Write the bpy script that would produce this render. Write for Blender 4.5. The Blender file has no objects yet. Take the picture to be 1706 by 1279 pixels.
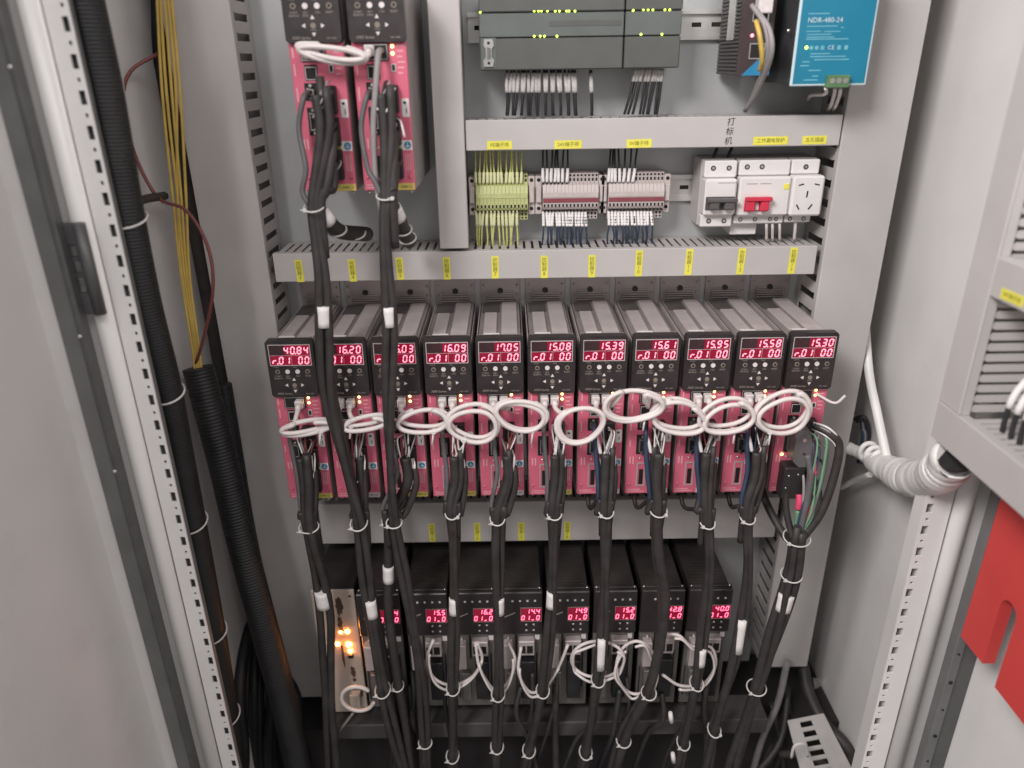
import bpy, bmesh, math, random
from mathutils import Vector, Matrix
random.seed(7)
R = math.radians
SC = bpy.context.scene
COL = SC.collection
# ------------------------------------------------------------------ camera, world, lamps, exposure
# All sizes below are millimetres: X right along the mounting plate, d = distance out from the plate,
# Z up, measured from the camera height ZC.
ZC = 1.35
F, CX, CY, DCAM = 1240.0, 853.0, 639.5, 1045.0
TH, RO = R(23.4), R(0.85)
_u0 = Vector((0, math.sin(TH), math.cos(TH))); _a = Vector((0, math.cos(TH), -math.sin(TH))); _r0 = Vector((1, 0, 0))
_R = _r0 * math.cos(RO) - _u0 * math.sin(RO)
_U = _u0 * math.cos(RO) + _r0 * math.sin(RO)
cam = bpy.data.cameras.new('camera'); camo = bpy.data.objects.new('camera', cam); COL.objects.link(camo)
cam.sensor_width = 36; cam.lens = F / 1706 * 36; cam.dof.use_dof = True; cam.dof.focus_distance = 1.0; cam.dof.aperture_fstop = 2.6; cam.clip_start = 0.02; cam.clip_end = 50
m3 = Matrix((_R, _U, -_a)).transposed()
camo.matrix_world = Matrix.Translation((0, -DCAM / 1000, ZC)) @ m3.to_4x4()
SC.camera = camo
W = bpy.data.worlds.new('World'); SC.world = W; W.use_nodes = True
bg = W.node_tree.nodes['Background']; bg.inputs[0].default_value = (1.0, 0.965, 0.95, 1); bg.inputs[1].default_value = 0.36
def area(name, loc, target, sx, sy, power, col):
    l = bpy.data.lights.new(name, 'AREA'); l.shape = 'RECTANGLE'; l.size = sx; l.size_y = sy; l.energy = power; l.color = col
    o = bpy.data.objects.new(name, l); COL.objects.link(o); o.location = loc
    o.rotation_euler = (Vector(target) - Vector(loc)).to_track_quat('-Z', 'Y').to_euler()
    return o
area('key_fill_lamp', (-0.80, -1.40, ZC + 0.95), (0.25, 0, ZC - 0.15), 0.7, 0.5, 31, (1.0, 0.955, 0.94))
area('key_fill_lamp', (0.85, -1.9, ZC + 1.35), (0.1, 0, ZC - 0.1), 1.2, 0.6, 10, (1.0, 0.955, 0.945))  # added fill lamp from the right, brightens the left door side
vs = SC.view_settings; vs.view_transform = 'Standard'; vs.look = 'None'; vs.exposure = 0.5; vs.gamma = 1.0; vs.use_curve_mapping = False
SC.cycles.use_denoising = True

def at(x, y, d):
    """photo pixel (1706 x 1279) -> (X, d, Z) on the plane at distance d from the mounting plate"""
    v = _a + _R * ((x - CX) / F) - _U * ((y - CY) / F)
    t = (DCAM - d) / v.y
    return (v.x * t, d, v.z * t)

# ------------------------------------------------------------------ materials
MATS = {}
def mat(name, col, rough=0.5, metal=0.0, var=0.08, scale=40, bump=0.0, bscale=400, emit=None, estr=0, spec=0.5, dirt=0.0, alpha=1, trans=0):
    m = bpy.data.materials.new(name); m.use_nodes = True; nt = m.node_tree; b = nt.nodes['Principled BSDF']
    b.inputs['Metallic'].default_value = metal; b.inputs['Roughness'].default_value = rough
    b.inputs['Specular IOR Level'].default_value = spec
    tc = nt.nodes.new('ShaderNodeTexCoord')
    n = nt.nodes.new('ShaderNodeTexNoise'); n.inputs['Scale'].default_value = scale; n.inputs['Detail'].default_value = 5
    nt.links.new(tc.outputs['Object'], n.inputs['Vector'])
    ramp = nt.nodes.new('ShaderNodeValToRGB')
    lo = [max(0, c * (1 - var * 1.4)) for c in col]; hi = [min(1, c * (1 + var)) for c in col]
    ramp.color_ramp.elements[0].position = 0.3; ramp.color_ramp.elements[1].position = 0.7
    ramp.color_ramp.elements[0].color = (*lo, 1); ramp.color_ramp.elements[1].color = (*hi, 1)
    nt.links.new(n.outputs['Fac'], ramp.inputs['Fac'])
    out = ramp.outputs['Color']
    if dirt:
        n2 = nt.nodes.new('ShaderNodeTexNoise'); n2.inputs['Scale'].default_value = 9; n2.inputs['Detail'].default_value = 8; n2.inputs['Roughness'].default_value = 0.65
        nt.links.new(tc.outputs['Object'], n2.inputs['Vector'])
        r2 = nt.nodes.new('ShaderNodeValToRGB'); r2.color_ramp.elements[0].position = 0.52; r2.color_ramp.elements[1].position = 0.75
        r2.color_ramp.elements[0].color = (0, 0, 0, 1); r2.color_ramp.elements[1].color = (dirt, dirt, dirt, 1)
        nt.links.new(n2.outputs['Fac'], r2.inputs['Fac'])
        mx = nt.nodes.new('ShaderNodeMixRGB'); mx.inputs[2].default_value = (0.16, 0.14, 0.125, 1)
        nt.links.new(r2.outputs['Color'], mx.inputs[0]); nt.links.new(out, mx.inputs[1]); out = mx.outputs[0]
    nt.links.new(out, b.inputs['Base Color'])
    mr = nt.nodes.new('ShaderNodeMapRange'); mr.inputs[3].default_value = max(0.05, rough - 0.1); mr.inputs[4].default_value = min(1, rough + 0.12)
    nt.links.new(n.outputs['Fac'], mr.inputs[0]); nt.links.new(mr.outputs[0], b.inputs['Roughness'])
    if bump:
        n3 = nt.nodes.new('ShaderNodeTexNoise'); n3.inputs['Scale'].default_value = bscale; n3.inputs['Detail'].default_value = 3
        nt.links.new(tc.outputs['Object'], n3.inputs['Vector'])
        bp = nt.nodes.new('ShaderNodeBump'); bp.inputs['Strength'].default_value = bump; bp.inputs['Distance'].default_value = 0.001
        nt.links.new(n3.outputs['Fac'], bp.inputs['Height']); nt.links.new(bp.outputs[0], b.inputs['Normal'])
    if emit:
        b.inputs['Emission Color'].default_value = (*emit, 1); b.inputs['Emission Strength'].default_value = estr
    if trans: b.inputs['Transmission Weight'].default_value = trans
    MATS[name] = m; return m
mat('duct', (0.50, 0.475, 0.465), 0.55, var=0.035, scale=14, bump=0.04, bscale=300, dirt=0.10)
mat('duct_inner', (0.46, 0.44, 0.43), 0.6, var=0.05)
mat('paint', (0.70, 0.685, 0.675), 0.5, var=0.03, scale=8, bump=0.12, bscale=900, dirt=0.12)
mat('paint_white', (0.80, 0.785, 0.775), 0.42, var=0.03, scale=8, bump=0.1, bscale=900, dirt=0.08)
mat('plate', (0.50, 0.51, 0.515), 0.42, metal=0.25, var=0.05, scale=10, bump=0.06, bscale=500, dirt=0.12)
mat('gasket', (0.155, 0.155, 0.157), 0.6, var=0.12, scale=20, bump=0.15, bscale=300, dirt=0.15)
mat('hinge', (0.12, 0.12, 0.122), 0.45, metal=0.4, var=0.12)
mat('steel', (0.62, 0.60, 0.59), 0.32, metal=0.9, var=0.08)
mat('zinc', (0.68, 0.67, 0.65), 0.38, metal=0.7, var=0.08, scale=25)
mat('screw', (0.80, 0.78, 0.76), 0.25, metal=0.95, var=0.05)
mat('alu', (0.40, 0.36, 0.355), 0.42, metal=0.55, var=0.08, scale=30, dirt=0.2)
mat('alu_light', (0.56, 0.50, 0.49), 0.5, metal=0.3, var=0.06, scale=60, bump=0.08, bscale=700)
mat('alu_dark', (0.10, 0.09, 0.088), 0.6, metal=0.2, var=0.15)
mat('pink', (0.68, 0.145, 0.225), 0.42, var=0.05, scale=20, dirt=0.12)
mat('panel', (0.032, 0.025, 0.027), 0.38, var=0.2, scale=60, bump=0.05, bscale=900, dirt=0.04)
mat('black', (0.02, 0.019, 0.02), 0.5, var=0.2, scale=60)
mat('rubber', (0.036, 0.032, 0.031), 0.55, var=0.25, scale=50, bump=0.25, bscale=160, dirt=0.06)  # base lifted above black, so the colour holds the veiling haze
mat('rubber_grey', (0.12, 0.115, 0.12), 0.5, var=0.15, bump=0.1)
mat('conduit', (0.012, 0.0125, 0.013), 0.55, var=0.25, scale=40, dirt=0.08)
mat('cable_white', (0.72, 0.66, 0.64), 0.45, var=0.05, scale=60, dirt=0.15)
mat('cable_grey', (0.30, 0.28, 0.28), 0.5, var=0.1)
mat('nylon', (0.64, 0.62, 0.60), 0.4, var=0.04)
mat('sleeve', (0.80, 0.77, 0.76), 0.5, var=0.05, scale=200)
mat('plug', (0.70, 0.64, 0.63), 0.25, var=0.08, scale=120, spec=0.7)
mat('yellow', (0.80, 0.74, 0.10), 0.5, var=0.05)
mat('yellow_tag', (0.70, 0.58, 0.14), 0.5, var=0.06)
mat('ink', (0.03, 0.028, 0.025), 0.6, var=0.1)
mat('ink_olive', (0.20, 0.19, 0.03), 0.6, var=0.1)
mat('print_white', (0.62, 0.58, 0.58), 0.5, var=0.05)
mat('print_dim', (0.34, 0.30, 0.27), 0.5, var=0.05)
mat('print_pink', (0.80, 0.42, 0.46), 0.5, var=0.05)
mat('button_dim', (0.27, 0.23, 0.18), 0.4, var=0.08)
mat('button_lit', (0.78, 0.72, 0.72), 0.4, var=0.05)
mat('window', (0.085, 0.006, 0.012), 0.25, var=0.1, emit=(0.75, 0.01, 0.08), estr=0.20)
mat('window_off', (0.05, 0.025, 0.028), 0.25, var=0.1)
mat('digit', (0.9, 0.3, 0.35), 0.4, var=0.02, emit=(1.0, 0.24, 0.34), estr=1.6)
mat('digit_small', (0.9, 0.2, 0.3), 0.4, var=0.02, emit=(1.0, 0.12, 0.22), estr=2.8)
mat('led_yellow', (0.9, 0.8, 0.2), 0.3, var=0.02, emit=(1.0, 0.80, 0.22), estr=4.0)
mat('led_green', (0.7, 0.9, 0.1), 0.3, var=0.02, emit=(0.72, 1.0, 0.08), estr=3.5)
mat('led_orange', (1.0, 0.6, 0.2), 0.3, var=0.02, emit=(1.0, 0.30, 0.05), estr=75)
mat('led_red', (1.0, 0.3, 0.3), 0.3, var=0.02, emit=(1.0, 0.10, 0.14), estr=6)
mat('plc', (0.095, 0.10, 0.095), 0.5, var=0.06, scale=30, bump=0.12, bscale=1200)
mat('plc_strip', (0.12, 0.135, 0.13), 0.4, var=0.06, scale=30)
mat('teal', (0.012, 0.20, 0.32), 0.4, var=0.05, scale=15)
mat('teal_print', (0.16, 0.44, 0.55), 0.5, var=0.1)
mat('teal_edge', (0.55, 0.68, 0.72), 0.4, var=0.03)
mat('blue', (0.03, 0.22, 0.42), 0.4, var=0.06)
mat('psu_metal', (0.075, 0.075, 0.078), 0.45, metal=0.3, var=0.1, scale=20)
mat('gateway', (0.055, 0.036, 0.038), 0.45, var=0.12)
mat('gateway_fin', (0.085, 0.078, 0.078), 0.5, var=0.1)
mat('terminal_green', (0.10, 0.20, 0.09), 0.45, var=0.1)
mat('breaker', (0.74, 0.71, 0.70), 0.4, var=0.03, scale=25, dirt=0.1)
mat('breaker_shell', (0.52, 0.49, 0.48), 0.45, var=0.05)
mat('toggle_black', (0.10, 0.095, 0.095), 0.4, var=0.1)
mat('toggle_red', (0.62, 0.035, 0.075), 0.4, var=0.06)
mat('block_grey', (0.54, 0.475, 0.46), 0.5, var=0.06, scale=80)
mat('block_green', (0.50, 0.54, 0.24), 0.5, var=0.10, scale=120)
mat('jumper', (0.24, 0.06, 0.075), 0.45, var=0.08)
mat('hole', (0.012, 0.010, 0.010), 0.7, var=0.1)
mat('wire_pe', (0.62, 0.62, 0.22), 0.45, var=0.18, scale=300)
mat('sleeve_pe', (0.74, 0.74, 0.44), 0.5, var=0.05)
mat('wire_black', (0.028, 0.027, 0.03), 0.45, var=0.15)
mat('wire_blue', (0.035, 0.055, 0.10), 0.45, var=0.15)
mat('wire_red', (0.20, 0.055, 0.05), 0.45, var=0.1)
mat('wire_yellow', (0.62, 0.43, 0.10), 0.45, var=0.12)
mat('wire_green', (0.16, 0.34, 0.20), 0.45, var=0.1)
mat('lug_pink', (0.72, 0.08, 0.17), 0.35, var=0.08)
mat('tape', (0.82, 0.81, 0.79), 0.42, var=0.04, scale=30, bump=0.5, bscale=70)
mat('edge_lit_white', (0.86, 0.85, 0.83), 0.3, var=0.02, scale=8, spec=0.6)  # brighter white for the left edge, its reflected light put into the colour
mat('beige', (0.58, 0.49, 0.42), 0.5, var=0.08, scale=25, dirt=0.25)
mat('stain', (0.09, 0.055, 0.04), 0.6, var=0.2)
mat('lower_body', (0.045, 0.039, 0.037), 0.5, metal=0.2, var=0.15, scale=30)
mat('lower_plate', (0.22, 0.205, 0.195), 0.45, metal=0.5, var=0.12, scale=40, dirt=0.35)  # colour darkened to hold the shade over the lower row
mat('red', (0.68, 0.07, 0.065), 0.45, var=0.04, scale=12, bump=0.1, bscale=600)
mat('shaded_paint', (0.075, 0.068, 0.066), 0.6, var=0.2, scale=12, dirt=0.3)  # paint darkened, the shade at the cabinet bottom put into its colour
mat('unseen_floor', (0.16, 0.155, 0.15), 0.5, var=0.1, scale=3)
mat('shade_black', (0.02, 0.018, 0.018), 0.7, var=0.2, scale=12)  # near black, for added sheets that stand for the bottom shade
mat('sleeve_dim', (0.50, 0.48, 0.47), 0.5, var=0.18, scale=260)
mat('film', (0.42, 0.40, 0.39), 0.3, var=0.08, scale=20, bump=0.4, bscale=40)

# ------------------------------------------------------------------ mesh helpers
class MB:
    def __init__(s): s.v = []; s.f = []; s.sm = []
    def add(s, vs, fs, smooth=False):
        o = len(s.v); s.v += [tuple(p) for p in vs]; s.f += [tuple(i + o for i in q) for q in fs]; s.sm += [smooth] * len(fs); return s
    def box(s, x0, x1, d0, d1, z0, z1, c=0.0):
        lo = (min(x0, x1), min(d0, d1), min(z0, z1)); hi = (max(x0, x1), max(d0, d1), max(z0, z1))
        c = min(c, 0.45 * min(hi[k] - lo[k] for k in range(3)))
        if c <= 0:
            P = [(x, y, z) for x in (lo[0], hi[0]) for y in (lo[1], hi[1]) for z in (lo[2], hi[2])]
            return s.add(P, [(0, 1, 3, 2), (4, 6, 7, 5), (0, 4, 5, 1), (2, 3, 7, 6), (0, 2, 6, 4), (1, 5, 7, 3)])
        P = []; idx = {}
        for sx in (0, 1):
            for sy in (0, 1):
                for sz in (0, 1):
                    sg = (sx, sy, sz)
                    for a in range(3):
                        p = [hi[k] if sg[k] else lo[k] for k in range(3)]
                        for k in range(3):
                            if k != a: p[k] += (-c if sg[k] else c)
                        idx[(sg, a)] = len(P); P.append(p)
        Fs = []
        for a in range(3):
            b, e = [k for k in range(3) if k != a]
            for sa in (0, 1):
                q = []
                for sb, se in ((0, 0), (1, 0), (1, 1), (0, 1)):
                    g = [0, 0, 0]; g[a] = sa; g[b] = sb; g[e] = se; q.append(idx[(tuple(g), a)])
                Fs.append(q)
        for a in range(3):
            b, e = [k for k in range(3) if k != a]
            for sb in (0, 1):
                for se in (0, 1):
                    g0 = [0, 0, 0]; g0[b] = sb; g0[e] = se; g1 = list(g0); g1[a] = 1; g0 = tuple(g0); g1 = tuple(g1)
                    Fs.append([idx[(g0, b)], idx[(g1, b)], idx[(g1, e)], idx[(g0, e)]])
        for sx in (0, 1):
            for sy in (0, 1):
                for sz in (0, 1): Fs.append([idx[((sx, sy, sz), a)] for a in range(3)])
        return s.add(P, Fs)
    def prism(s, poly, axis, lo, hi):
        n = len(poly)
        def mk(p, t):
            if axis == 'd': return (p[0], t, p[1])
            if axis == 'x': return (t, p[0], p[1])
            return (p[0], p[1], t)
        P = [mk(p, lo) for p in poly] + [mk(p, hi) for p in poly]
        Fs = [tuple(range(n)), tuple(range(2 * n - 1, n - 1, -1))] + [(i, (i + 1) % n, n + (i + 1) % n, n + i) for i in range(n)]
        return s.add(P, Fs)
    def tube(s, pts, r, n=10, cap=True):
        pts = [Vector(p) for p in pts]; m = len(pts)
        rs = r if isinstance(r, (list, tuple)) else [r] * m
        T = []
        for i in range(m):
            t = pts[min(i + 1, m - 1)] - pts[max(i - 1, 0)]
            T.append(t.normalized() if t.length > 1e-9 else Vector((0, 0, 1)))
        ref = Vector((0, 1, 0)) if abs(T[0].y) < 0.8 else Vector((1, 0, 0))
        u = T[0].cross(ref).normalized(); P = []
        for i in range(m):
            u = (u - T[i] * u.dot(T[i])).normalized(); w = T[i].cross(u)
            for k in range(n):
                a = 2 * math.pi * k / n
                P.append(pts[i] + (u * math.cos(a) + w * math.sin(a)) * rs[i])
        Fs = []
        for i in range(m - 1):
            for k in range(n):
                Fs.append((i * n + k, i * n + (k + 1) % n, (i + 1) * n + (k + 1) % n, (i + 1) * n + k))
        s.add(P, Fs, True)
        if cap:
            o = len(s.v) - len(P)
            s.f += [tuple(range(o, o + n)), tuple(range(o + (m - 1) * n, o + m * n))]; s.sm += [False, False]
        return s
    def cyl(s, p0, p1, r, n=16, r1=None):
        return s.tube([p0, p1], [r, r if r1 is None else r1], n)
    def disc(s, x, z, d0, d1, r, n=16): return s.cyl((x, d0, z), (x, d1, z), r, n)
    def dome(s, x, z, d, r, n=10, flat=0.6):
        pts = []; rs = []
        for k in range(5):
            a = k / 4 * math.pi / 2; pts.append((x, d + r * flat * math.sin(a), z)); rs.append(max(r * math.cos(a), r * 0.04))
        return s.tube(pts, rs, n)
    def ring(s, c, rx, ry, r, tilt=0.0, n=24, m=6):
        """closed ring in the horizontal plane (round a vertical bundle), tilt lowers its front"""
        pts = []
        for k in range(n + 1):
            a = 2 * math.pi * k / n
            pts.append((c[0] + rx * math.cos(a), c[1] + ry * math.sin(a), c[2] - tilt * math.sin(a)))
        return s.tube(pts, r, m, cap=False)
    def mesh(s, name, off=(0, 0, 0)):
        me = bpy.data.meshes.new(name)
        me.from_pydata([((p[0] - off[0]) / 1000, -(p[1] - off[1]) / 1000, (p[2] - off[2]) / 1000) for p in s.v], [], s.f)
        me.polygons.foreach_set('use_smooth', s.sm)
        bm = bmesh.new(); bm.from_mesh(me); bmesh.ops.recalc_face_normals(bm, faces=bm.faces); bm.to_mesh(me); bm.free()
        return me
    def build(s, name, mt, parent=None, label=None, cat=None, group=None, kind=None):
        off = (0, 0, 0); base = False
        if parent is not None: off = parent.get('_o', (0, 0, 0))
        elif s.v:
            b = min(s.v, key=lambda p: p[2]); off = (b[0], b[1], b[2]); base = True
        me = s.mesh(name, off); me.materials.append(MATS[mt])
        o = bpy.data.objects.new(name, me); COL.objects.link(o)
        if parent is not None: o.parent = parent; ORIG[o.name] = tuple(off)
        else: o.location = W3(off)
        o['_o'] = tuple(off)
        tag(o, label, cat, group, kind); return o
ORIG = {}
def W3(p): return (p[0] / 1000, -p[1] / 1000, ZC + p[2] / 1000)
def tag(o, label=None, cat=None, group=None, kind=None):
    for k, v in (('label', label), ('category', cat), ('group', group), ('kind', kind)):
        if v: o[k] = v
    return o
def thing(name, label, cat, org, group=None):
    o = bpy.data.objects.new(name, None); COL.objects.link(o); o.location = W3(org); o['_o'] = tuple(org); o.empty_display_size = 0.02
    return tag(o, label, cat, group)
CACHE = {}
def part(key, name, mt, parent, fn=None, loc=(0, 0, 0)):
    """part of a repeated thing: mesh in the thing's own coordinates, shared between alike parts"""
    if key not in CACHE:
        b = MB(); fn(b); me = b.mesh(name); me.materials.append(MATS[mt]); CACHE[key] = me
    o = bpy.data.objects.new(name, CACHE[key]); COL.objects.link(o); o.parent = parent
    o.location = (loc[0] / 1000, -loc[1] / 1000, loc[2] / 1000); o['_o'] = (0, 0, 0)
    return o
TXT = {}
def text_mesh(s, mt, shear=0.0, space=1.0):
    k = (s, mt, shear)
    if k not in TXT:
        cu = bpy.data.curves.new('t', 'FONT'); cu.body = s; cu.size = 1.0; cu.align_x = 'CENTER'; cu.align_y = 'CENTER'; cu.shear = shear
        cu.resolution_u = 2; cu.space_line = space
        ob = bpy.data.objects.new('t', cu); COL.objects.link(ob)
        me = bpy.data.meshes.new_from_object(ob); bpy.data.objects.remove(ob); bpy.data.curves.remove(cu)
        me.materials.clear(); me.materials.append(MATS[mt]); TXT[k] = me
    return TXT[k]
def lettering(s, mt, parent, p, size, shear=0.0, rot=(math.pi / 2, 0, 0), space=1.0, sx=1.0, rel=False):
    o = bpy.data.objects.new('lettering', text_mesh(s, mt, shear, space)); COL.objects.link(o); o.parent = parent
    q = (0, 0, 0) if rel else parent.get('_o', (0, 0, 0))
    o.location = ((p[0] - q[0]) / 1000, -(p[1] - q[1]) / 1000, (p[2] - q[2]) / 1000); o.rotation_euler = rot
    o.scale = (size * sx / 1000, size / 1000, size / 1000); return o
def spline(pts, per=8):
    P = [Vector(p) for p in pts]
    if len(P) == 2: return [P[0].lerp(P[1], k / per) for k in range(per + 1)]
    out = []
    for i in range(len(P) - 1):
        p0 = P[max(i - 1, 0)]; p1 = P[i]; p2 = P[i + 1]; p3 = P[min(i + 2, len(P) - 1)]
        if i == 0: p0 = p1 * 2 - p2
        if i + 2 > len(P) - 1: p3 = p2 * 2 - p1
        for k in range(per):
            t = k / per
            out.append(0.5 * ((2 * p1) + (-p0 + p2) * t + (2 * p0 - 5 * p1 + 4 * p2 - p3) * t * t + (-p0 + 3 * p1 - 3 * p2 + p3) * t ** 3))
    out.append(P[-1]); return out
def at_z(path, z):
    """point of a (roughly falling) path at height z"""
    for a, b in zip(path, path[1:]):
        if (a.z - z) * (b.z - z) <= 0 and a.z != b.z: return a.lerp(b, (a.z - z) / (a.z - b.z))
    return path[-1] if z < path[-1].z else path[0]

# ------------------------------------------------------------------ the cabinet
ZT, ZB = 560, -1290
cab = thing('control_cabinet', 'light grey steel control cabinet standing open around the mounting plate', 'cabinet', (45, 0, ZB))
MB().box(-330, 425, -4, 0, -1010, ZT - 20).build('mounting_plate', 'plate', cab)
MB().box(-452, 560, -62, -58, ZB, ZT).build('back_panel', 'paint', cab)
MB().box(-446, -442, -58, 296, ZB, ZT).build('side_panel', 'paint', cab)
MB().box(548, 552, -58, 296, ZB, ZT).build('side_panel', 'paint', cab)
MB().box(-442, 548, -58, 296, ZT - 4, ZT).build('roof', 'paint', cab)
MB().box(-442, 548, -58, 296, ZB, ZB + 4).build('floor', 'shaded_paint', cab)
MB().box(-300, 400, 120, 172, -996, -966, 1.5).build('cross_rail', 'shaded_paint', cab)
MB().box(-440, 546, -40, 118, -1040, -1034).build('shade_plate', 'shade_black', cab)  # added dark sheet, stands for the shade below the mounting plate
MB().box(-440, 546, 100, 118, ZB + 4, -1040.5).build('shade_skirt', 'shade_black', cab)  # added dark front sheet, carries the same shade down
def perforated(x0, x1, hx0, hx1, d, name):
    m = MB(); t = 2.0
    m.box(x0, hx0, d - t, d, ZB, ZT); m.box(hx1, x1, d - t, d, ZB, ZT)
    z = ZB
    while z < ZT - 30:                       # big slot, small slot, big slot ...
        m.box(hx0, hx1, d - t, d, z, z + 7.5)
        m.box(hx0, hx0 + (hx1 - hx0) * .25, d - t, d, z + 7.5, z + 11); m.box(hx0 + (hx1 - hx0) * .75, hx1, d - t, d, z + 7.5, z + 11)
        m.box(hx0, hx1, d - t, d, z + 11, z + 18.5)
        z += 31
    m.box(hx0, hx1, d - t, d, z, ZT)
    return m.build(name, 'paint_white', cab)
perforated(-413, -390.5, -399, -393, 300, 'perforated_rail')
perforated(484, 516, 487, 495, 300, 'perforated_rail')
for x0, x1, dd in ((-401, -391, 290), (485, 497, 276)):
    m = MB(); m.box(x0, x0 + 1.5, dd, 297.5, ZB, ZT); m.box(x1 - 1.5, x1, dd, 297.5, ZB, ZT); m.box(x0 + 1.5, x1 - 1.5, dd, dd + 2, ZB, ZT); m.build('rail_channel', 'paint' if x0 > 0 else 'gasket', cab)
m = MB(); m.cyl((-423, 303, ZB), (-423, 303, ZT), 9.5, 20); m.build('rolled_edge', 'edge_lit_white', cab)
MB().box(-452, -431, 298, 302, ZB, ZT, 1).build('frame_profile', 'paint', cab)
m = MB(); m.cyl((527, 303, ZB), (527, 303, ZT), 10, 20); m.build('rolled_edge', 'paint_white', cab)
MB().box(536, 562, 296, 300, ZB, ZT, 1).build('frame_profile', 'paint', cab)
# left door, swung open: its inner face, dark edge frame with lip, hinge and bolts
ld = thing('cabinet_door', 'open grey cabinet door with dark edge frame and hinge beside the black conduit', 'door', (-470, 330, ZB))
MB().box(-478, -474, 316, 800, ZB + 20, ZT - 10, 1).build('door_panel', 'paint', ld)
m = MB(); m.box(-457, -438, 324, 330, ZB + 20, ZT - 10, 1.2); m.build('edge_frame', 'gasket', ld)
m = MB(); m.box(-438, -432, 318, 333, ZB + 20, ZT - 10, 1.5); m.build('edge_lip', 'hinge', ld)
m = MB(); m.box(-474, -457.2, 318, 326, ZB + 20, ZT - 10); m.build('door_return', 'paint', ld)
hz = at(150, 450, 322)[2]
hg = MB(); hg.box(-440, -414, 313, 321, hz - 46, hz - 24, 1.5); hg.box(-440, -414, 313, 321, hz + 24, hz + 46, 1.5)
hg.box(-425, -414, 312, 322, hz - 24, hz + 24, 1.5); hg.box(-440, -434, 313, 321, hz - 24, hz + 24, 1)
hg.box(-436, -424, 314, 320, hz - 8, hz - 3); hg.box(-436, -424, 314, 320, hz + 8, hz + 13)
hgo = hg.build('hinge', 'hinge', ld)
m = MB(); m.cyl((-417, 320, hz - 46), (-417, 320, hz + 46), 6, 14); m.build('hinge_pin', 'hinge', hgo)
for py in (110, 560, 785): m = MB(); q = at(90 + (py - 110) * .22, py, 334); m.dome(-436, q[2], 333, 2.2); m.build('bolt', 'screw', ld)
# right door, swung open at a right angle: inner panel, dark perforated edge, its own little wiring board
rd = thing('cabinet_door', 'open grey cabinet door carrying wiring ducts and a red slotted plate', 'door', (572, 320, ZB))
MB().box(574, 578, 312, 900, ZB + 20, ZT - 10, 1).build('door_panel', 'paint_white', rd)
m = MB(); m.box(540, 552, 322, 338, ZB + 20, ZT - 10, 1.2); m.build('edge_frame', 'gasket', rd)
m = MB(); m.box(552, 574, 318, 334, ZB + 20, ZT - 10, 1.2); m.build('edge_lip', 'hinge', rd)
z = ZB + 60; n = 0
while z < -330:
    m = MB(); m.disc(546, z, 337.5, 339, 2.6 if n % 2 else 1.5, 10); m.build('edge_hole', 'hole', rd); z += 46; n += 1
MB().box(534, 537, 345, 840, -560 + 190, ZT - 60, 0.5).build('mounting_board', 'paint', rd)

fl = MB().box(-3000, 3000, -1500, 4000, -1300, -1291).build('floor', 'unseen_floor', None, 'unseen grey floor added under the open control cabinet to block light', None, None, 'structure')  # unseen floor added to block light from below and darken the cabinet bottom
# ------------------------------------------------------------------ wiring ducts
STK = []
def sticker(parent, X, d, Z, w, h, txt, size, vertical=False, rz=0.0, ink='ink_olive'):
    m = MB(); c, s_ = math.cos(rz), math.sin(rz)
    poly = [(X + a * c - b * s_, Z + a * s_ + b * c) for a, b in ((-w / 2, -h / 2), (w / 2, -h / 2), (w / 2, h / 2), (-w / 2, h / 2))]
    m.prism(poly, 'd', d + 0.15, d + 0.5); st = m.build('sticker', 'yellow', parent)
    if vertical: txt = '\n'.join(vertical)
    lettering(txt, ink, st, (X, d + 0.75, Z - (size * 0.0)), size, rot=(math.pi / 2, rz * -1, 0), space=0.93 if vertical else 1)
    return st
def duct_h(label, x0, x1, z0, z1, D, pitch, slot, top=True, bottom=False, skip=None):
    t = thing('wire_duct', label, 'wire duct', ((x0 + x1) / 2, 0, z0))
    m = MB(); m.box(x0, x1, D - 2.5, D, z0, z1, 0.9); m.box(x0, x1, D - 11, D - 2.5, z1 - 1.4, z1); m.box(x0, x1, D - 11, D - 2.5, z0, z0 + 1.4)
    t_cov = m.build('cover', 'duct', t)
    MB().box(x0 + 1, x1 - 1, 0.5, 2.5, z0 + 2, z1 - 2).build('base', 'duct_inner', t)
    if not bottom: MB().box(x0 + 1, x1 - 1, 2.5, D - 11.5, z0 + 0.5, z0 + 2).build('lower_wall', 'duct_inner', t)
    MB().box(x0 + 1, x1 - 1, 2.5, 12, z1 - 3, z1 - 1.5).build('upper_rim', 'duct_inner', t)
    x = x0 + 3; w = pitch - slot; key = ('fing', round(w, 2), D)
    while x + w < x1 - 1:
        if not (skip and skip[0] < x < skip[1]):
            if top: part(key, 'finger', 'duct', t, lambda b: b.box(0, w, 12, D - 11, -1.5, 0, 0.3), (x - (x0 + x1) / 2, 0, z1 - z0 - 1.5))
            if bottom: part(key, 'finger', 'duct', t, None, (x - (x0 + x1) / 2, 0, 2))
        x += pitch
    return t
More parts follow.
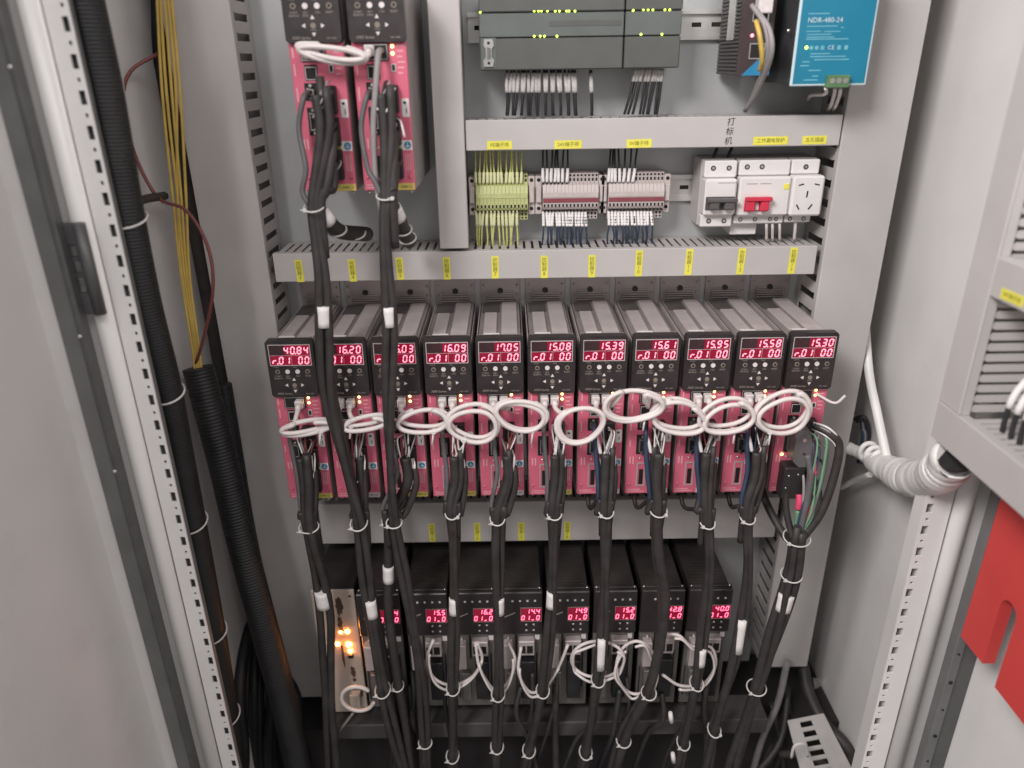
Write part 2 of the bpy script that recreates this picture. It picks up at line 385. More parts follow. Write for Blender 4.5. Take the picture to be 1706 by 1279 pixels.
def duct_v(label, x0, x1, z0, z1, D, pitch, slot, side, ztop_only=None):
    t = thing('wire_duct', label, 'wire duct', ((x0 + x1) / 2, 0, z0))
    m = MB(); m.box(x0, x1, D - 2.5, D, z0, z1, 0.9); m.box(x0, x0 + 1.4, D - 11, D - 2.5, z0, z1); m.box(x1 - 1.4, x1, D - 11, D - 2.5, z0, z1)
    m.build('cover', 'duct', t)
    MB().box(x0 + 2, x1 - 2, 0.5, 2.5, z0 + 1, z1 - 1).build('base', 'duct_inner', t)
    xs = x1 - 3 if side > 0 else x0 + 1.5; xo = x0 + 1.5 if side > 0 else x1 - 3
    MB().box(xo, xo + 1.5, 2.5, D - 11, z0 + 1, z1 - 1).build('side_wall', 'duct_inner', t)
    MB().box(xs, xs + 1.5, 2.5, 14, z0 + 1, z1 - 1).build('side_rim', 'duct_inner', t)
    z = z0 + 2; w = pitch - slot; key = ('vf', round(w, 2), D)
    while z + w < z1:
        part(key, 'finger', 'duct', t, lambda b: b.prism([(14, 0), (D - 20, 0), (D - 11, 2.5), (D - 11, w - 2.5), (D - 20, w), (14, w)], 'x', -0.75, 0.75), (xs + .75 - (x0 + x1) / 2, 0, z - z0))
        z += pitch
    return t
dl = duct_v('wide vertical grey wire duct beside the yellow cables', -400, -320, -1000, 300, 80, 22, 8.5, +1)
dr = duct_v('wide vertical grey wire duct beside the five hole socket', 413, 493, -948, 300, 80, 25, 9.5, -1)
dm = duct_v('short narrow vertical grey wire duct between the two pink modules and the controller', -91, -54, -222, 300, 86, 22, 8, -1)
h1 = duct_h('horizontal grey wire duct with handwriting under the dark grey controller', -53, 411, -101, -65, 80, 12.2, 4.2)
h2 = duct_h('long horizontal grey wire duct with a row of upright yellow stickers above the pink modules', -312, 404, -265, -227, 80, 11.0, 3.4)
h3 = duct_h('lower horizontal grey wire duct between the pink module row and the black modules', -298, 404, -684, -612, 80, 12.2, 4.2)
for (X, Z, w, s) in ((-11, -94.5, 31, 'PE端子排'), (74, -95, 34, '24V端子排'), (162, -95, 31, '0V端子排'), (325, -94, 43, '工作漏电保护'), (379.5, -94, 30, '五孔插座')):
    sticker(h1, X, 80, Z, w, 10, s, 5.8, rz=R(0.4))
for i, ch in enumerate('打标机'):
    lettering(ch, 'ink', h1, (273.5 - i * 0.6, 80.4, -71.5 - i * 11.3), 10.0, shear=0.12, rot=(math.pi / 2, R(-4 + 5 * (i % 2)), 0))
for k, X in enumerate((-279, -209, -146, -84, -20, 45, 108, 170, 236, 305, 373)):
    dz = (-1, -1.5, 0, -.5, 0, -.5, -.5, 2.5, 3, 3, 3)[k]
    nn = str(k + 3)
    sticker(h2, X, 80, -249 + dz, 9.6, 30 if k < 7 else 35, None, 6.6 if len(nn) == 1 else 6.2, vertical=list('控制器') + list(nn), rz=R((1.5, 1, 1, 0, .3, 0, .3, -.6, -.6, -1, -1)[k]))
for X, s in ((-127, '15'), (-57, '16'), (11, '17'), (82, '18'), (216, '20')):
    sticker(h3, X, 80, -666, 9.6, 33, None, 6.2, vertical=list('控制器') + list(s))
# ducts on the right door: they run out from the hinge side towards the viewer
def door_duct(label, za, zb, d0, d1):
    t = thing('wire_duct', label, 'wire duct', (492, d0, za))
    m = MB(); m.box(450, 452.5, d0, d1, za, zb, 0.8); m.box(452.5, 461, d0, d1, zb - 1.4, zb); m.box(452.5, 461, d0, d1, za, za + 1.4); m.build('cover', 'duct', t)
    MB().box(531, 533, d0, d1, za + 2, zb - 2).build('base', 'duct_inner', t)
    MB().box(461, 531, d0, d1, za + 0.5, za + 2).build('lower_wall', 'duct_inner', t)
    MB().box(521, 531, d0, d1, zb - 3, zb - 1.5).build('upper_rim', 'duct_inner', t)
    d = d0 + 4 if d0 > 340 else 376
    while d + 8 < d1:
        part(('df',), 'finger', 'duct', t, lambda b: b.box(-31, 29, 0, 8.4, -1.5, 0, 0.3), (0, d - d0, zb - za - 1.5)); d += 11
    return t
du = door_duct('upper grey wire duct with a tilted yellow sticker on the open door', -208, -171, 372, 640)
dlw = door_duct('lower grey wire duct with slotted top on the open door above the red plate', -376, -334, 333, 640)
dv = thing('wire_duct', 'upright grey wire duct with level slots on the open door', 'wire duct', (492, 352, -334))
m = MB(); m.box(450, 452.5, 333, 371, -333.5, 300, 0.8); m.box(452.5, 461, 369.6, 371, -333.5, 300); m.box(452.5, 461, 333, 334.4, -333.5, 300); m.build('cover', 'duct', dv)
MB().box(531, 533, 335, 369, -333, 299).build('base', 'duct_inner', dv)
MB().box(462, 531, 334, 335.5, -333, 299).build('side_wall', 'duct_inner', dv)
MB().box(521, 531, 368, 369.5, -333, 299).build('side_rim', 'duct_inner', dv)
z = -331
while z < 290:
    part(('dvf',), 'finger', 'duct', dv, lambda b: b.prism([(-31, 2), (-26, 0), (29, 0), (29, 7.6), (-26, 7.6), (-31, 5.6)], 'd', 16, 17.5), (0, 0, z + 334)); z += 11
dst = MB(); dst.prism([(388, -205), (420, -204.5), (420, -195), (388, -195.5)], 'x', 449.4, 449.8); so = dst.build('sticker', 'yellow', du)
lettering('24V端子排', 'ink_olive', so, (449.2, 404, -200), 5.6, rot=(math.pi / 2, 0, -math.pi / 2))
bp = thing('red_plate', 'flat red slotted plate under the lower duct of the open door', 'plate', (526, 368, -640))
poly = [(368, -392), (368, -622), (411, -622)] + [(411, -540)] + [(424 + 13 * math.cos(math.pi - k * math.pi / 8), -540 + 13 * math.sin(math.pi - k * math.pi / 8)) for k in range(1, 8)] + [(437, -540), (437, -630), (620, -630), (620, -392)]
m = MB(); m.prism(poly, 'x', 519, 533); m.build('plate_body', 'red', bp)

# ------------------------------------------------------------------ rails
def din_rail(label, x0, x1, zc, d=7.5):
    t = thing('din_rail', label, 'rail', ((x0 + x1) / 2, 0, zc - 17))
    m = MB(); m.box(x0, x1, 0.5, 2, zc - 13, zc + 13); m.box(x0, x1, 2, d, zc - 13.5, zc - 12); m.box(x0, x1, 2, d, zc + 12, zc + 13.5)
    m.box(x0, x1, d - 1.2, d, zc - 17.5, zc - 13.5); m.box(x0, x1, d - 1.2, d, zc + 13.5, zc + 17.5); m.build('rail_body', 'zinc', t)
    x = x0 + 8
    while x < x1 - 14:
        part(('ds',), 'slot', 'hole', t, lambda b: b.box(0, 12, 2, 2.3, -2.6, 2.6, 0.1), (x - (x0 + x1) / 2, 0, 17)); x += 25
    return t
din_rail('upper silver mounting rail behind the dark grey controller', -49, 409, 40)
din_rail('lower silver mounting rail behind the terminal strips', -49, 400, -161)

# ------------------------------------------------------------------ seven segment digits
SEG = {'0': 'abcdef', '1': 'bc', '2': 'abged', '3': 'abgcd', '4': 'fgbc', '5': 'afgcd', '6': 'afgedc', '7': 'abcf', '8': 'abcdefg', '9': 'abcdfg', 'r': 'eg', '_': 'd', '-': 'g'}
def seg_mesh(b, ch, h, dot):
    w = h * 0.50; t = h * 0.145; g = h * 0.025; sl = 0.14
    def bar(p, q):
        (x0, y0), (x1, y1) = p, q; hor = abs(x1 - x0) > abs(y1 - y0); k = t / 2
        if hor: pl = [(x0 + g, y0), (x0 + g + k, y0 + k), (x1 - g - k, y0 + k), (x1 - g, y0), (x1 - g - k, y0 - k), (x0 + g + k, y0 - k)]
        else: pl = [(x0, y0 + g), (x0 + k, y0 + g + k), (x0 + k, y1 - g - k), (x0, y1 - g), (x0 - k, y1 - g - k), (x0 - k, y0 + g + k)]
        b.prism([(x + sl * y, y) for x, y in pl], 'd', 0, 0.35)
    H = h / 2; x0, x1 = -w / 2, w / 2
    S = {'a': ((x0, H), (x1, H)), 'b': ((x1, 0), (x1, H)), 'c': ((x1, -H), (x1, 0)), 'd': ((x0, -H), (x1, -H)), 'e': ((x0, -H), (x0, 0)), 'f': ((x0, 0), (x0, H)), 'g': ((x0, 0), (x1, 0))}
    for c in SEG[ch]: bar(*S[c])
    if dot: k = t * .55; b.prism([(x1 + t * 1.3 + a - sl * H, -H + c) for a, c in ((-k, -k), (k, -k), (k, k), (-k, k))], 'd', 0, 0.35)
def digits(s, parent, x, d, z, h, step, mt, first=0):
    """right aligned reading ending at x; a '.' adds a dot to the digit before it"""
    cells = []
    for ch in s:
        if ch == '.': cells[-1][1] = True
        else: cells.append([ch, False])
    n = len(cells)
    for k, (ch, dot) in enumerate(cells):
        if ch == ' ': continue
        part(('dg', ch, dot, h), 'digit', mt, parent, lambda b, c=ch, q=dot: seg_mesh(b, c, h, q), (x - (n - 1 - k) * step, d, z))

# ------------------------------------------------------------------ pink modules
def socket_frame(b, x0, x1, z0, z1, d, t=1.2):
    b.box(x0, x1, d, d + 0.9, z0, z0 + t); b.box(x0, x1, d, d + 0.9, z1 - t, z1); b.box(x0, x0 + t, d, d + 0.9, z0 + t, z1 - t); b.box(x1 - t, x1, d, d + 0.9, z0 + t, z1 - t)
def pink_module(cx, z0, reading, label, yellow=True, leds=2, lit=True, low='r.01 00'):
    t = thing('pink_module', label, 'controller', (cx, 0, z0), 'pink fronted controller modules')
    P = 176.0
    part('pm_body', 'body', 'alu', t, lambda b: (b.box(-27, 27, 8, 166, 3, 221, 0.8), [b.box(-27, 27, 20 + 6 * k, 23 + 6 * k, 221, 222.0) for k in range(0)]))
    part('pm_flange', 'mounting_flange', 'alu', t, lambda b: (b.box(-28.5, 28.5, 0.6, 3, 0, 262, 0.4), [b.box(-20, 20, 3, 8 - k * 1.0, 223 + k * 3.2, 225 + k * 3.2) for k in range(5)]))
    part('pm_top_r', 'top_cover', 'alu_light', t, lambda b: b.box(2, 23, 14, 164, 221, 224, 0.6))
    part('pm_top_l', 'top_cover', 'alu_light', t, lambda b: b.box(-21, -4, 62, 164, 221, 224, 0.6))
    part('pm_vent', 'vent_patch', 'alu_dark', t, lambda b: b.prism([(-25, 14), (-1, 14), (-1, 52), (-5, 60), (-12, 64), (-19, 61), (-25, 54)], 'z', 221.2, 222.2))  # dark fan region at the back of the module top
    part('pm_lip', 'front_lip', 'alu', t, lambda b: b.box(-28.5, 28.5, 166, 171.5, 2, 229, 0.8))
    for sx in (-1, 1):
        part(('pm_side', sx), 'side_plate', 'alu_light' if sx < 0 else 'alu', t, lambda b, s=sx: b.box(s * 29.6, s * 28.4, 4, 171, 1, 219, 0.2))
        for z in (232, 246):
            part(('pm_fs', z), 'screw', 'screw', t, lambda b, z=z: b.dome(0, z, 3, 2.0, flat=1.6), (sx * 24, 0, 0))
        part('pm_ts', 'screw', 'screw', t, lambda b: b.dome(0, 0, 0, 2.2, flat=1.3), (sx * 24.5, 166, 227.5))
        part('pm_bs', 'screw', 'pink', t, lambda b: (b.dome(0, 15, P, 2.2, flat=0.7)), (sx * 24, 0, 0))
        part('pm_bs2', 'screw', 'screw', t, lambda b: b.dome(0, 0, 172, 1.5, flat=1.0), (sx * 24, 0, -2))
    part('pm_tag', 'top_tag', 'sleeve', t, lambda b: b.box(-20, 0, 150, 166, 224.2, 224.8))
    part('pm_bolt', 'bolt', 'black', t, lambda b: b.disc(0, 237.5, 3, 5, 4.2, 14))
    part('pm_face', 'face_plate', 'pink', t, lambda b: b.box(-29, 29, 171.5, P, 0, 154, 0.8))
    pan = part('pm_panel', 'front_panel', 'panel', t, lambda b: b.prism([(-29.5, 157), (-27, 154.2), (27, 154.2), (29.5, 157), (29.5, 227), (27, 230), (-27, 230), (-29.5, 227)], 'd', 171.5, 182))
    fr = part('pm_dframe', 'display_frame', 'print_white', t, lambda b: (b.box(-26, 26, 182, 182.5, 224.2, 224.9), b.box(-26, 26, 182, 182.5, 197.0, 197.7), b.box(-26, -25.3, 182, 182.5, 197.7, 224.2), b.box(25.3, 26, 182, 182.5, 197.7, 224.2), b.box(-25.3, 25.3, 182, 182.4, 210.4, 210.7), b.box(1.2, 1.5, 182, 182.4, 197.7, 210.4)))
    if lit:
        w1 = part('pm_win', 'display', 'window', t, lambda b: (b.box(-6, 25.2, 182, 182.25, 210.8, 224.1), b.box(-25.2, 1.1, 182, 182.25, 197.8, 210.3), b.box(1.6, 25.2, 182, 182.25, 197.8, 210.3)))
        digits(reading, w1, 20.5, 182.3, 217.2, 8.6, 8.2, 'digit'); digits(low, w1, 20.5, 182.3, 204.0, 8.6, 8.0, 'digit')
        part('pm_win2', 'display_blank', 'window_off', t, lambda b: b.box(-25.2, -6.1, 182, 182.2, 210.8, 224.1))
    else:
        part('pm_winoff', 'display', 'window_off', t, lambda b: b.box(-25.2, 25.2, 182, 182.2, 197.8, 224.1))
    for k, x in enumerate((-18, -5.5, 7, 19.5)):
        bt = part(('pm_b', k in (1, 2)), 'button', 'button_lit' if k in (1, 2) else 'button_dim', t, lambda b: b.disc(0, 189, 182, 182.9, 2.9, 16), (x, 0, 0))
        if k in (0, 3): part('pm_b_in', 'button_ring', 'panel', bt, lambda b: (b.disc(0, 189, 182.9, 183.05, 1.8, 12)))
        lettering(('START\nSEARCH', 'REV\nMAN', 'CAL', 'RESET')[k], 'print_dim', pan, (x, 182.25, (181.3, 181.3, 183, 183)[k]), 2.9, rel=True)
    lettering('TOTAL', 'print_dim', pan, (-19, 182.25, 194.8), 2.2, rel=True); lettering('SCAL', 'print_dim', pan, (4, 182.25, 194.8), 2.2, rel=True)
    part('pm_mode', 'button', 'button_dim', t, lambda b: b.disc(1, 170.5, 182, 182.9, 2.8, 16)); lettering('MODE', 'print_dim', pan, (1, 182.25, 166.3), 2.2, rel=True)
    for k, (x, z, a) in enumerate(((1, 178, 90), (1, 162.6, 270), (-8.5, 170.5, 180), (10.5, 170.5, 0))):
        part(('pm_arrow', k), 'arrow_key', 'button_lit', t, lambda b, x=x, z=z, a=a: b.prism([(x + 2.5 * math.cos(R(a + q)), z + 2.5 * math.sin(R(a + q))) for q in (0, 120, 240)], 'd', 182, 182.6))
    lettering('3000 Series', 'print_dim', pan, (-13, 182.25, 158.8), 4.2, shear=0.25, rel=True); lettering('MFC-5080', 'print_dim', pan, (19, 182.25, 158.4), 2.4, rel=True)
    # pink face
    rj = part('pm_rj', 'network_socket', 'black', t, lambda b: b.box(-17, 10, P, P + 2.2, 136, 153, 0.5))
    part('pm_rjf', 'socket_rim', 'steel', rj, lambda b: socket_frame(b, -16, 9, 137, 152, P + 2.2, 0.8))
    for k in range(2):
        part(('pm_led', k < leds), 'indicator', 'led_yellow' if k < leds else 'button_dim', t, lambda b: b.dome(14, 0, P, 1.75, flat=.7), (0, 0, 150 - 7 * k))
    us = part('pm_usb', 'usb_socket', 'nylon', t, lambda b: socket_frame(b, 11.5, 16.5, 125, 133, P, 0.9)); part('pm_usbh', 'socket_hole', 'hole', us, lambda b: b.box(12.4, 15.6, P, P + .3, 125.9, 132.1))
    p2 = part('pm_p2', 'port', 'hole', t, lambda b: b.box(-15, -1, P, P + .3, 117, 133)); part('pm_p2f', 'port_rim', 'print_white', p2, lambda b: socket_frame(b, -14.2, -2, 118, 131, P + .3, 0.7))
    for z0_, z1_ in ((97, 115), (61, 90)):
        c = part(('pm_db', z0_), 'signal_connector', 'hole', t, lambda b, a=z0_, e=z1_: b.box(-17, -3, P, P + .4, a, e))
        part(('pm_dbs', z0_), 'connector_shell', 'steel', c, lambda b, a=z0_, e=z1_: (b.prism([(-14, a + 5), (-6.5, a + 6.5), (-6.5, e - 6.5), (-14, e - 5)], 'd', P + .4, P + 5), b.disc(-10, a + 2.6, P + .4, P + 4, 1.7, 8), b.disc(-10, e - 2.6, P + .4, P + 4, 1.7, 8)))
        part(('pm_dbh', z0_), 'connector_face', 'black', c, lambda b, a=z0_, e=z1_: b.prism([(-13, a + 6.5), (-7.5, a + 7.5), (-7.5, e - 7.5), (-13, e - 6.5)], 'd', P + 5, P + 5.3))
    part('pm_l3', 'indicator', 'screw', t, lambda b: b.dome(-11, 54, P, 1.8))
    c = part('pm_c3', 'signal_connector', 'alu_light', t, lambda b: socket_frame(b, -15, -3, 12, 48, P, 1.8)); part('pm_c3h', 'connector_face', 'hole', c, lambda b: b.box(-11.5, -6, P, P + .5, 15, 38))
    for k, (a, e) in enumerate(((84, 112), (50, 80), (14, 46))):
        tb = part(('pm_tb', k), 'terminal', 'black', t, lambda b, a=a, e=e: b.box(2, 17.5, P, P + 9, a, e, 0.8))
        part(('pm_tbs', k), 'terminal_slots', 'hole', tb, lambda b, a=a, e=e: [b.box(4, 8.5, P + 9, P + 9.2, a + 2 + j * 6.5, a + 5.5 + j * 6.5) for j in range(int((e - a - 2) // 6.5))])
    st = part('pm_st1', 'rating_sticker', 'sleeve', t, lambda b: b.prism([(20, 80), (21, 79), (27, 79), (28, 80), (28, 97), (27, 98), (21, 98), (20, 97)], 'd', P + .1, P + .4))
    part('pm_st1m', 'mark', 'ink', st, lambda b: (b.box(21.8, 25, P + .4, P + .6, 92.5, 95), b.box(24.2, 25.2, P + .4, P + .6, 83, 88)))
    st = part('pm_st2', 'warning_sticker', 'sleeve', t, lambda b: b.box(-1, 28.6, P + .1, P + .4, 44, 54.5))
    part('pm_st2t', 'warning_triangle', 'yellow_tag', st, lambda b: [b.prism([(x - 4, 46), (x + 4, 46), (x, 53)], 'd', P + .4, P + .65) for x in (4.5, 13.5)])
    part('pm_st2c', 'earth_symbol', 'blue', st, lambda b: b.disc(23.5, 49.3, P + .4, P + .65, 4.0, 18))
    part('pm_st2e', 'earth_mark', 'sleeve', st, lambda b: (b.box(23.1, 23.9, P + .65, P + .8, 48.8, 52), b.box(21, 26, P + .65, P + .8, 48.2, 48.9), b.box(22, 25, P + .65, P + .8, 46.9, 47.5)))
    st = part(('pm_mt', yellow), 'model_sticker', 'yellow_tag' if yellow else 'print_white', t, lambda b: b.box(2, 28.5, P + .1, P + .4, 0.5, 8))
    lettering('MFC-5080 LZ', 'ink', st, (15.2, P + .6, 4.2), 4.0, rel=True)
    pmk = part('pm_print', 'printed_marks', 'print_pink', t, lambda b: ([b.box(18.5, 26.5 - (k % 3) * 1.3, P + .05, P + .25, 150 - k * 5.4, 151.4 - k * 5.4) for k in range(6)], [b.box(-26, -24.6, P + .05, P + .25, z, z + q) for z, q in ((140, 10), (122, 12), (96, 14), (72, 10))], [b.box(-25, -18 + k, P + .05, P + .25, 42, 42.9) for k in range(0)], [b.box(-25 + 4 * k, -23.4 + 4 * k, P + .05, P + .25, 46, 57) for k in range(2)], b.box(-26, -3, P + .05, P + .25, 3, 4.2), b.box(-26, -9, P + .05, P + .25, 6, 7.2), [b.box(20 + 2.4 * k, 21 + 2.4 * k, P + .05, P + .25, 22, 40) for k in range(3)]))
    pmk['kind'] = 'stuff'
    return t
READ = ['40.84', '16.20', '16.03', '16.09', '17.05', '15.08', '15.39', '15.61', '15.95', '15.58', '15.30']
Z2, Z1 = -541, -133
ORD = 'first second third fourth fifth sixth seventh eighth ninth tenth eleventh'.split()
MX = [-275 + 65 * i for i in range(11)]
for i, r in enumerate(READ):
    pink_module(MX[i], Z2, r, ORD[i] + ' pink module counting from the duct by the yellow cables, display ' + r, yellow=i in (0, 2, 3, 5), leds=1 if i in (4, 6) else 2)
pink_module(-203, Z1, '', 'pink fronted controller module in the upper pair, nearer the vertical slotted duct', lit=False, leds=1)
pink_module(-136, Z1, '', 'pink fronted controller module in the upper pair, nearer the dark grey controller', lit=False)

# ------------------------------------------------------------------ black modules of the lower row
def black_module(cx, z0, up, low, label, logo=True):
    t = thing('black_module', label, 'controller', (cx, 0, z0), 'black controller modules of the lower row')
    P = 160.0
    part('bm_body', 'body', 'lower_body', t, lambda b: (b.box(-30, 30, 4, 156, 4, 224, 0.8), [b.box(-26, 26, 12 + 7 * k, 15.5 + 7 * k, 224, 224.7) for k in range(20)]))
    part('bm_lip', 'front_lip', 'lower_body', t, lambda b: b.box(-31.5, 31.5, 156, 160, 2, 229, 0.6))
    pan = part('bm_panel', 'front_panel', 'panel', t, lambda b: b.box(-32, 32, 160, 168, 150, 228, 1.5))
    for sx in (-1, 1): part('bm_ts', 'screw', 'screw', t, lambda b: b.dome(0, 0, 0, 1.8, flat=1.2), (sx * 28, 158, 228.5))
    w = part('bm_win', 'display', 'window', t, lambda b: b.box(0, 30, 168, 168.3, 176, 200))
    part('bm_winf', 'display_frame', 'print_dim', w, lambda b: socket_frame(b, -0.6, 30.6, 175.4, 200.6, 168, 0.5))
    digits(up, w, 25.5, 168.35, 194, 7.6, 7.4, 'digit_small'); digits(low, w, 25.5, 168.35, 182, 7.6, 7.4, 'digit_small')
    for k in range(4): part('bm_b', 'button', 'print_white', t, lambda b: b.box(-1.5, 1.5, 168, 168.5, 211.5, 214.5), (-12 + 11 * k, 0, 0))
    for k in range(4): part('bm_b2', 'button', 'print_white' , t, lambda b: b.box(-1.3, 1.3, 168, 168.5, -1.3, 1.3), (8 + 11 * (k % 2), 0, 169 - 10.5 * (k // 2)))
    if logo: part('bm_logo', 'logo_stripe', 'print_dim', t, lambda b: b.prism([(-24, 183), (-8, 190.5), (-8, 192.5), (-24, 184.4)], 'd', 168, 168.2))
    part('bm_face', 'face_plate', 'lower_plate', t, lambda b: b.box(-31, 31, 160, 163, 4, 150, 0.6))
    rj = part('bm_rj', 'network_socket', 'alu_light', t, lambda b: b.box(-4, 20, 163, 176, 116, 143, 1))
    part('bm_rjh', 'socket_hole', 'hole', rj, lambda b: [b.box(-2.5 + 11 * k, 6.5 + 11 * k, 176, 176.3, 121, 135) for k in range(2)])
    part('bm_c1', 'signal_connector', 'alu_light', t, lambda b: (b.box(-26, -13, 163, 178, 92, 138, 1), b.disc(-19.5, 88, 163, 170, 2, 8), b.disc(-19.5, 142, 163, 170, 2, 8)))
    part('bm_slot', 'slot', 'hole', t, lambda b: (b.box(-9, -6, 163, 163.3, 100, 146), b.box(22.5, 25, 163, 163.3, 40, 110), b.box(-28, -26, 163, 163.3, 20, 80)))
    part('bm_tb', 'terminal', 'black', t, lambda b: b.box(0, 20, 163, 177, 30, 104, 1))
    part('bm_c2', 'signal_connector', 'lower_plate', t, lambda b: b.box(-22, -8, 163, 172, 24, 78, 1))
    part('bm_tag', 'tag', 'sleeve', t, lambda b: b.box(21, 28, 163, 163.3, 136, 145))
    return t
LOW = [('15.5', -132), ('16.2', -62), ('14.4', 8), ('14.9', 78), ('15.2', 148), ('42.8', 218), ('40', 288)]
black_module(-202, -940, ' 4', '00 0', 'black controller module half hidden by thick cables beside the stained beige unit')
for n_, (r, x) in enumerate(LOW): black_module(x, -940, r + ('.0' if r == '40' else ''), '01_0', ORD[n_ + 1] + ' black module from the stained beige unit, red display ' + r, logo=r not in ('40', '42.8'))

# stained beige unit with glowing orange lamps
t = thing('beige_unit', 'stained beige power unit with glowing orange lamps beside the black modules', 'power unit', (-269, 0, -955))
MB().box(-300, -240, 4, 154, -950, -712, 1).build('body', 'lower_body', t)
MB().box(-302, -238, 154, 158, -952, -711, 1).build('face_plate', 'beige', t)
def blob(cx, cz, rx, rz, seed):
    rr = random.Random(seed); n = 22
    return [(cx + rx * math.cos(2 * math.pi * k / n) * rr.uniform(.6, 1.1), cz + rz * math.sin(2 * math.pi * k / n) * rr.uniform(.7, 1.1)) for k in range(n)]
for k, (x, z, rx, rz) in enumerate(((-262, -740, 6, 18), (-264, -775, 4, 20), (-254, -868, 4.5, 12), (-253, -884, 3.5, 4), (-266, -835, 2.2, 26), (-252, -912, 11, 10), (-245, -722, 3, 2))):
    MB().prism(blob(x, z, rx, rz, k), 'd', 158.05, 158.2).build('stain', 'stain', t)
for x, z, r in ((-255, -788, 3.2), (-265, -789, 2.2), (-255, -813, 4.0), (-254, -826, 3.0), (-272, -812, 3.2)):
    m = MB(); m.dome(x, z, 158, r, flat=.9); m.build('lamp', 'led_orange', t)
m = MB(); m.box(-258, -250, 158, 162, -838, -831, .5); m.build('switch', 'black', t)
m = MB(); m.box(-262, -246, 158, 170, -935, -905, 1); m.build('terminal', 'beige', t)
for x in (-297, -243): m = MB(); m.dome(x, -716, 158, 1.8); m.build('screw', 'screw', t)

# ------------------------------------------------------------------ dark grey controller and its extension
def plc(label, x0, x1, z0, z1, leds, group=None):
    t = thing('logic_controller', label, 'controller', ((x0 + x1) / 2, 0, z0), 'dark grey controller blocks')
    MB().box(x0, x1, 9, 62, z0, z1, 1.5).build('housing', 'plc', t)
    za, zb = at(900, 62, 70)[2], at(900, 20, 70)[2]
    MB().box(x0 + 0.6, x1 - 0.6, 62, 70, z0 + 0.4, za - 0.6, 1.2).build('lower_door', 'plc', t)
    MB().box(x0 + 0.6, x1 - 0.6, 62, 69.2, za + 0.6, zb - 0.6, 0.8).build('middle_strip', 'plc_strip', t)
    MB().box(x0 + 0.6, x1 - 0.6, 62, 70, zb + 0.6, z1 - 0.4, 1.2).build('upper_door', 'plc', t)
    for px, py in leds:
        q = at(px, py, 70); m = MB(); m.dome(q[0], q[2], 69.2, 1.25, n=8, flat=.7); m.build('indicator', 'led_green', t)
    return t
pl = plc('wide dark grey logic controller with a serial socket and green lights', -33, 139.3, -9.5, 71, [(800, 20)] + [(x, 18) for x in (890, 897, 902, 912, 925, 932, 944, 948, 958)] + [(x, 60) for x in (890, 900, 907, 928)])
m = MB(); m.box(-31, -13, 70, 70.5, -7, 26.5); m.build('socket_recess', 'plc_strip', pl)
sk = MB(); sk.prism([(-28, -5), (-17, -5), (-15.5, 2), (-18, 5), (-18, 15), (-15.5, 18), (-17, 25), (-27, 25), (-28, 18), (-25.5, 15), (-25.5, 5), (-28.5, 2)], 'd', 70.5, 72.5); ska = sk.build('serial_socket', 'steel', pl)
m = MB(); m.prism([(-23.6, 3.5), (-19.5, 5), (-19.5, 15), (-23.6, 16.5)], 'd', 72.5, 74.5); m.build('socket_face', 'gasket', ska)
for z in (-1, 21): m = MB(); m.disc(-22, z, 72.5, 73, 1.7, 10); m.build('socket_hole', 'hole', ska)
m = MB(); m.box(50, 136, 69.2, 69.6, 38, 44); m.build('name_strip', 'plc', pl)
plc('narrow dark grey extension block beside the logic controller', 139.8, 207.5, -9.5, 71, [(1055, 17), (1072, 16), (1080, 16), (1088, 16), (1108, 16), (1116, 16), (1068, 57), (1103, 57)])

# ------------------------------------------------------------------ blue fronted power supply
t = thing('power_supply', 'blue fronted rail power supply with white outlined label', 'power supply', (365, 0, -30))
ps = t
MB().box(323, 407, 9, 131, -28, 94, 1).build('housing', 'psu_metal', t)
fp = MB().box(321.5, 408, 131, 134, -30, 96, 1).build('front_border', 'teal_edge', t)
lab = MB().box(324, 405.5, 134, 134.4, -27.5, 94).build('front_label', 'teal', t)
lettering('NDR-480-24', 'teal_edge', lab, (351.5, 134.7, 37.5), 7.4)
for z, x0, x1 in ((43.6, 332, 355), (31, 332, 366), (29.5, 370, 373), (26, 332, 348), (25.6, 352, 370), (22.8, 333, 360), (20, 333, 364), (18, 333, 380), (3.2, 340, 362), (0.2, 340, 380), (-3, 345, 384), (-5, 332, 340), (-9, 330, 340), (-14, 340, 354), (-20, 345, 352), (-24, 336, 352)):
    m = MB(); m.box(x0, x1, 134.4, 134.55, z, z + 1.1); m.build('printed_line', 'teal_print', lab)
lettering('CE', 'teal_edge', lab, (362, 134.7, 9.8), 6.2, rel=False)
for x in (340, 346, 352.5, 371, 379): m = MB(); m.disc(x, 9.8, 134.4, 134.55, 2.2, 10) if x in (340, 346) else m.box(x - 2, x + 2, 134.4, 134.55, 7.6, 12); m.build('approval_mark', 'teal_print', lab)
m = MB(); m.dome(334.5, 10.2, 134.4, 1.7); m.build('indicator', 'led_green', t)
gt = MB(); gt.box(361, 386, 131, 142, -32, -18.5, 0.8); gto = gt.build('terminal', 'terminal_green', t)
for k in range(3): m = MB(); m.disc(366 + 7.4 * k, -24.5, 142, 142.6, 3.0, 14); m.build('screw', 'steel', gto)
m = MB(); m.dome(318, 28, 118, 2); m.build('screw', 'screw', t)

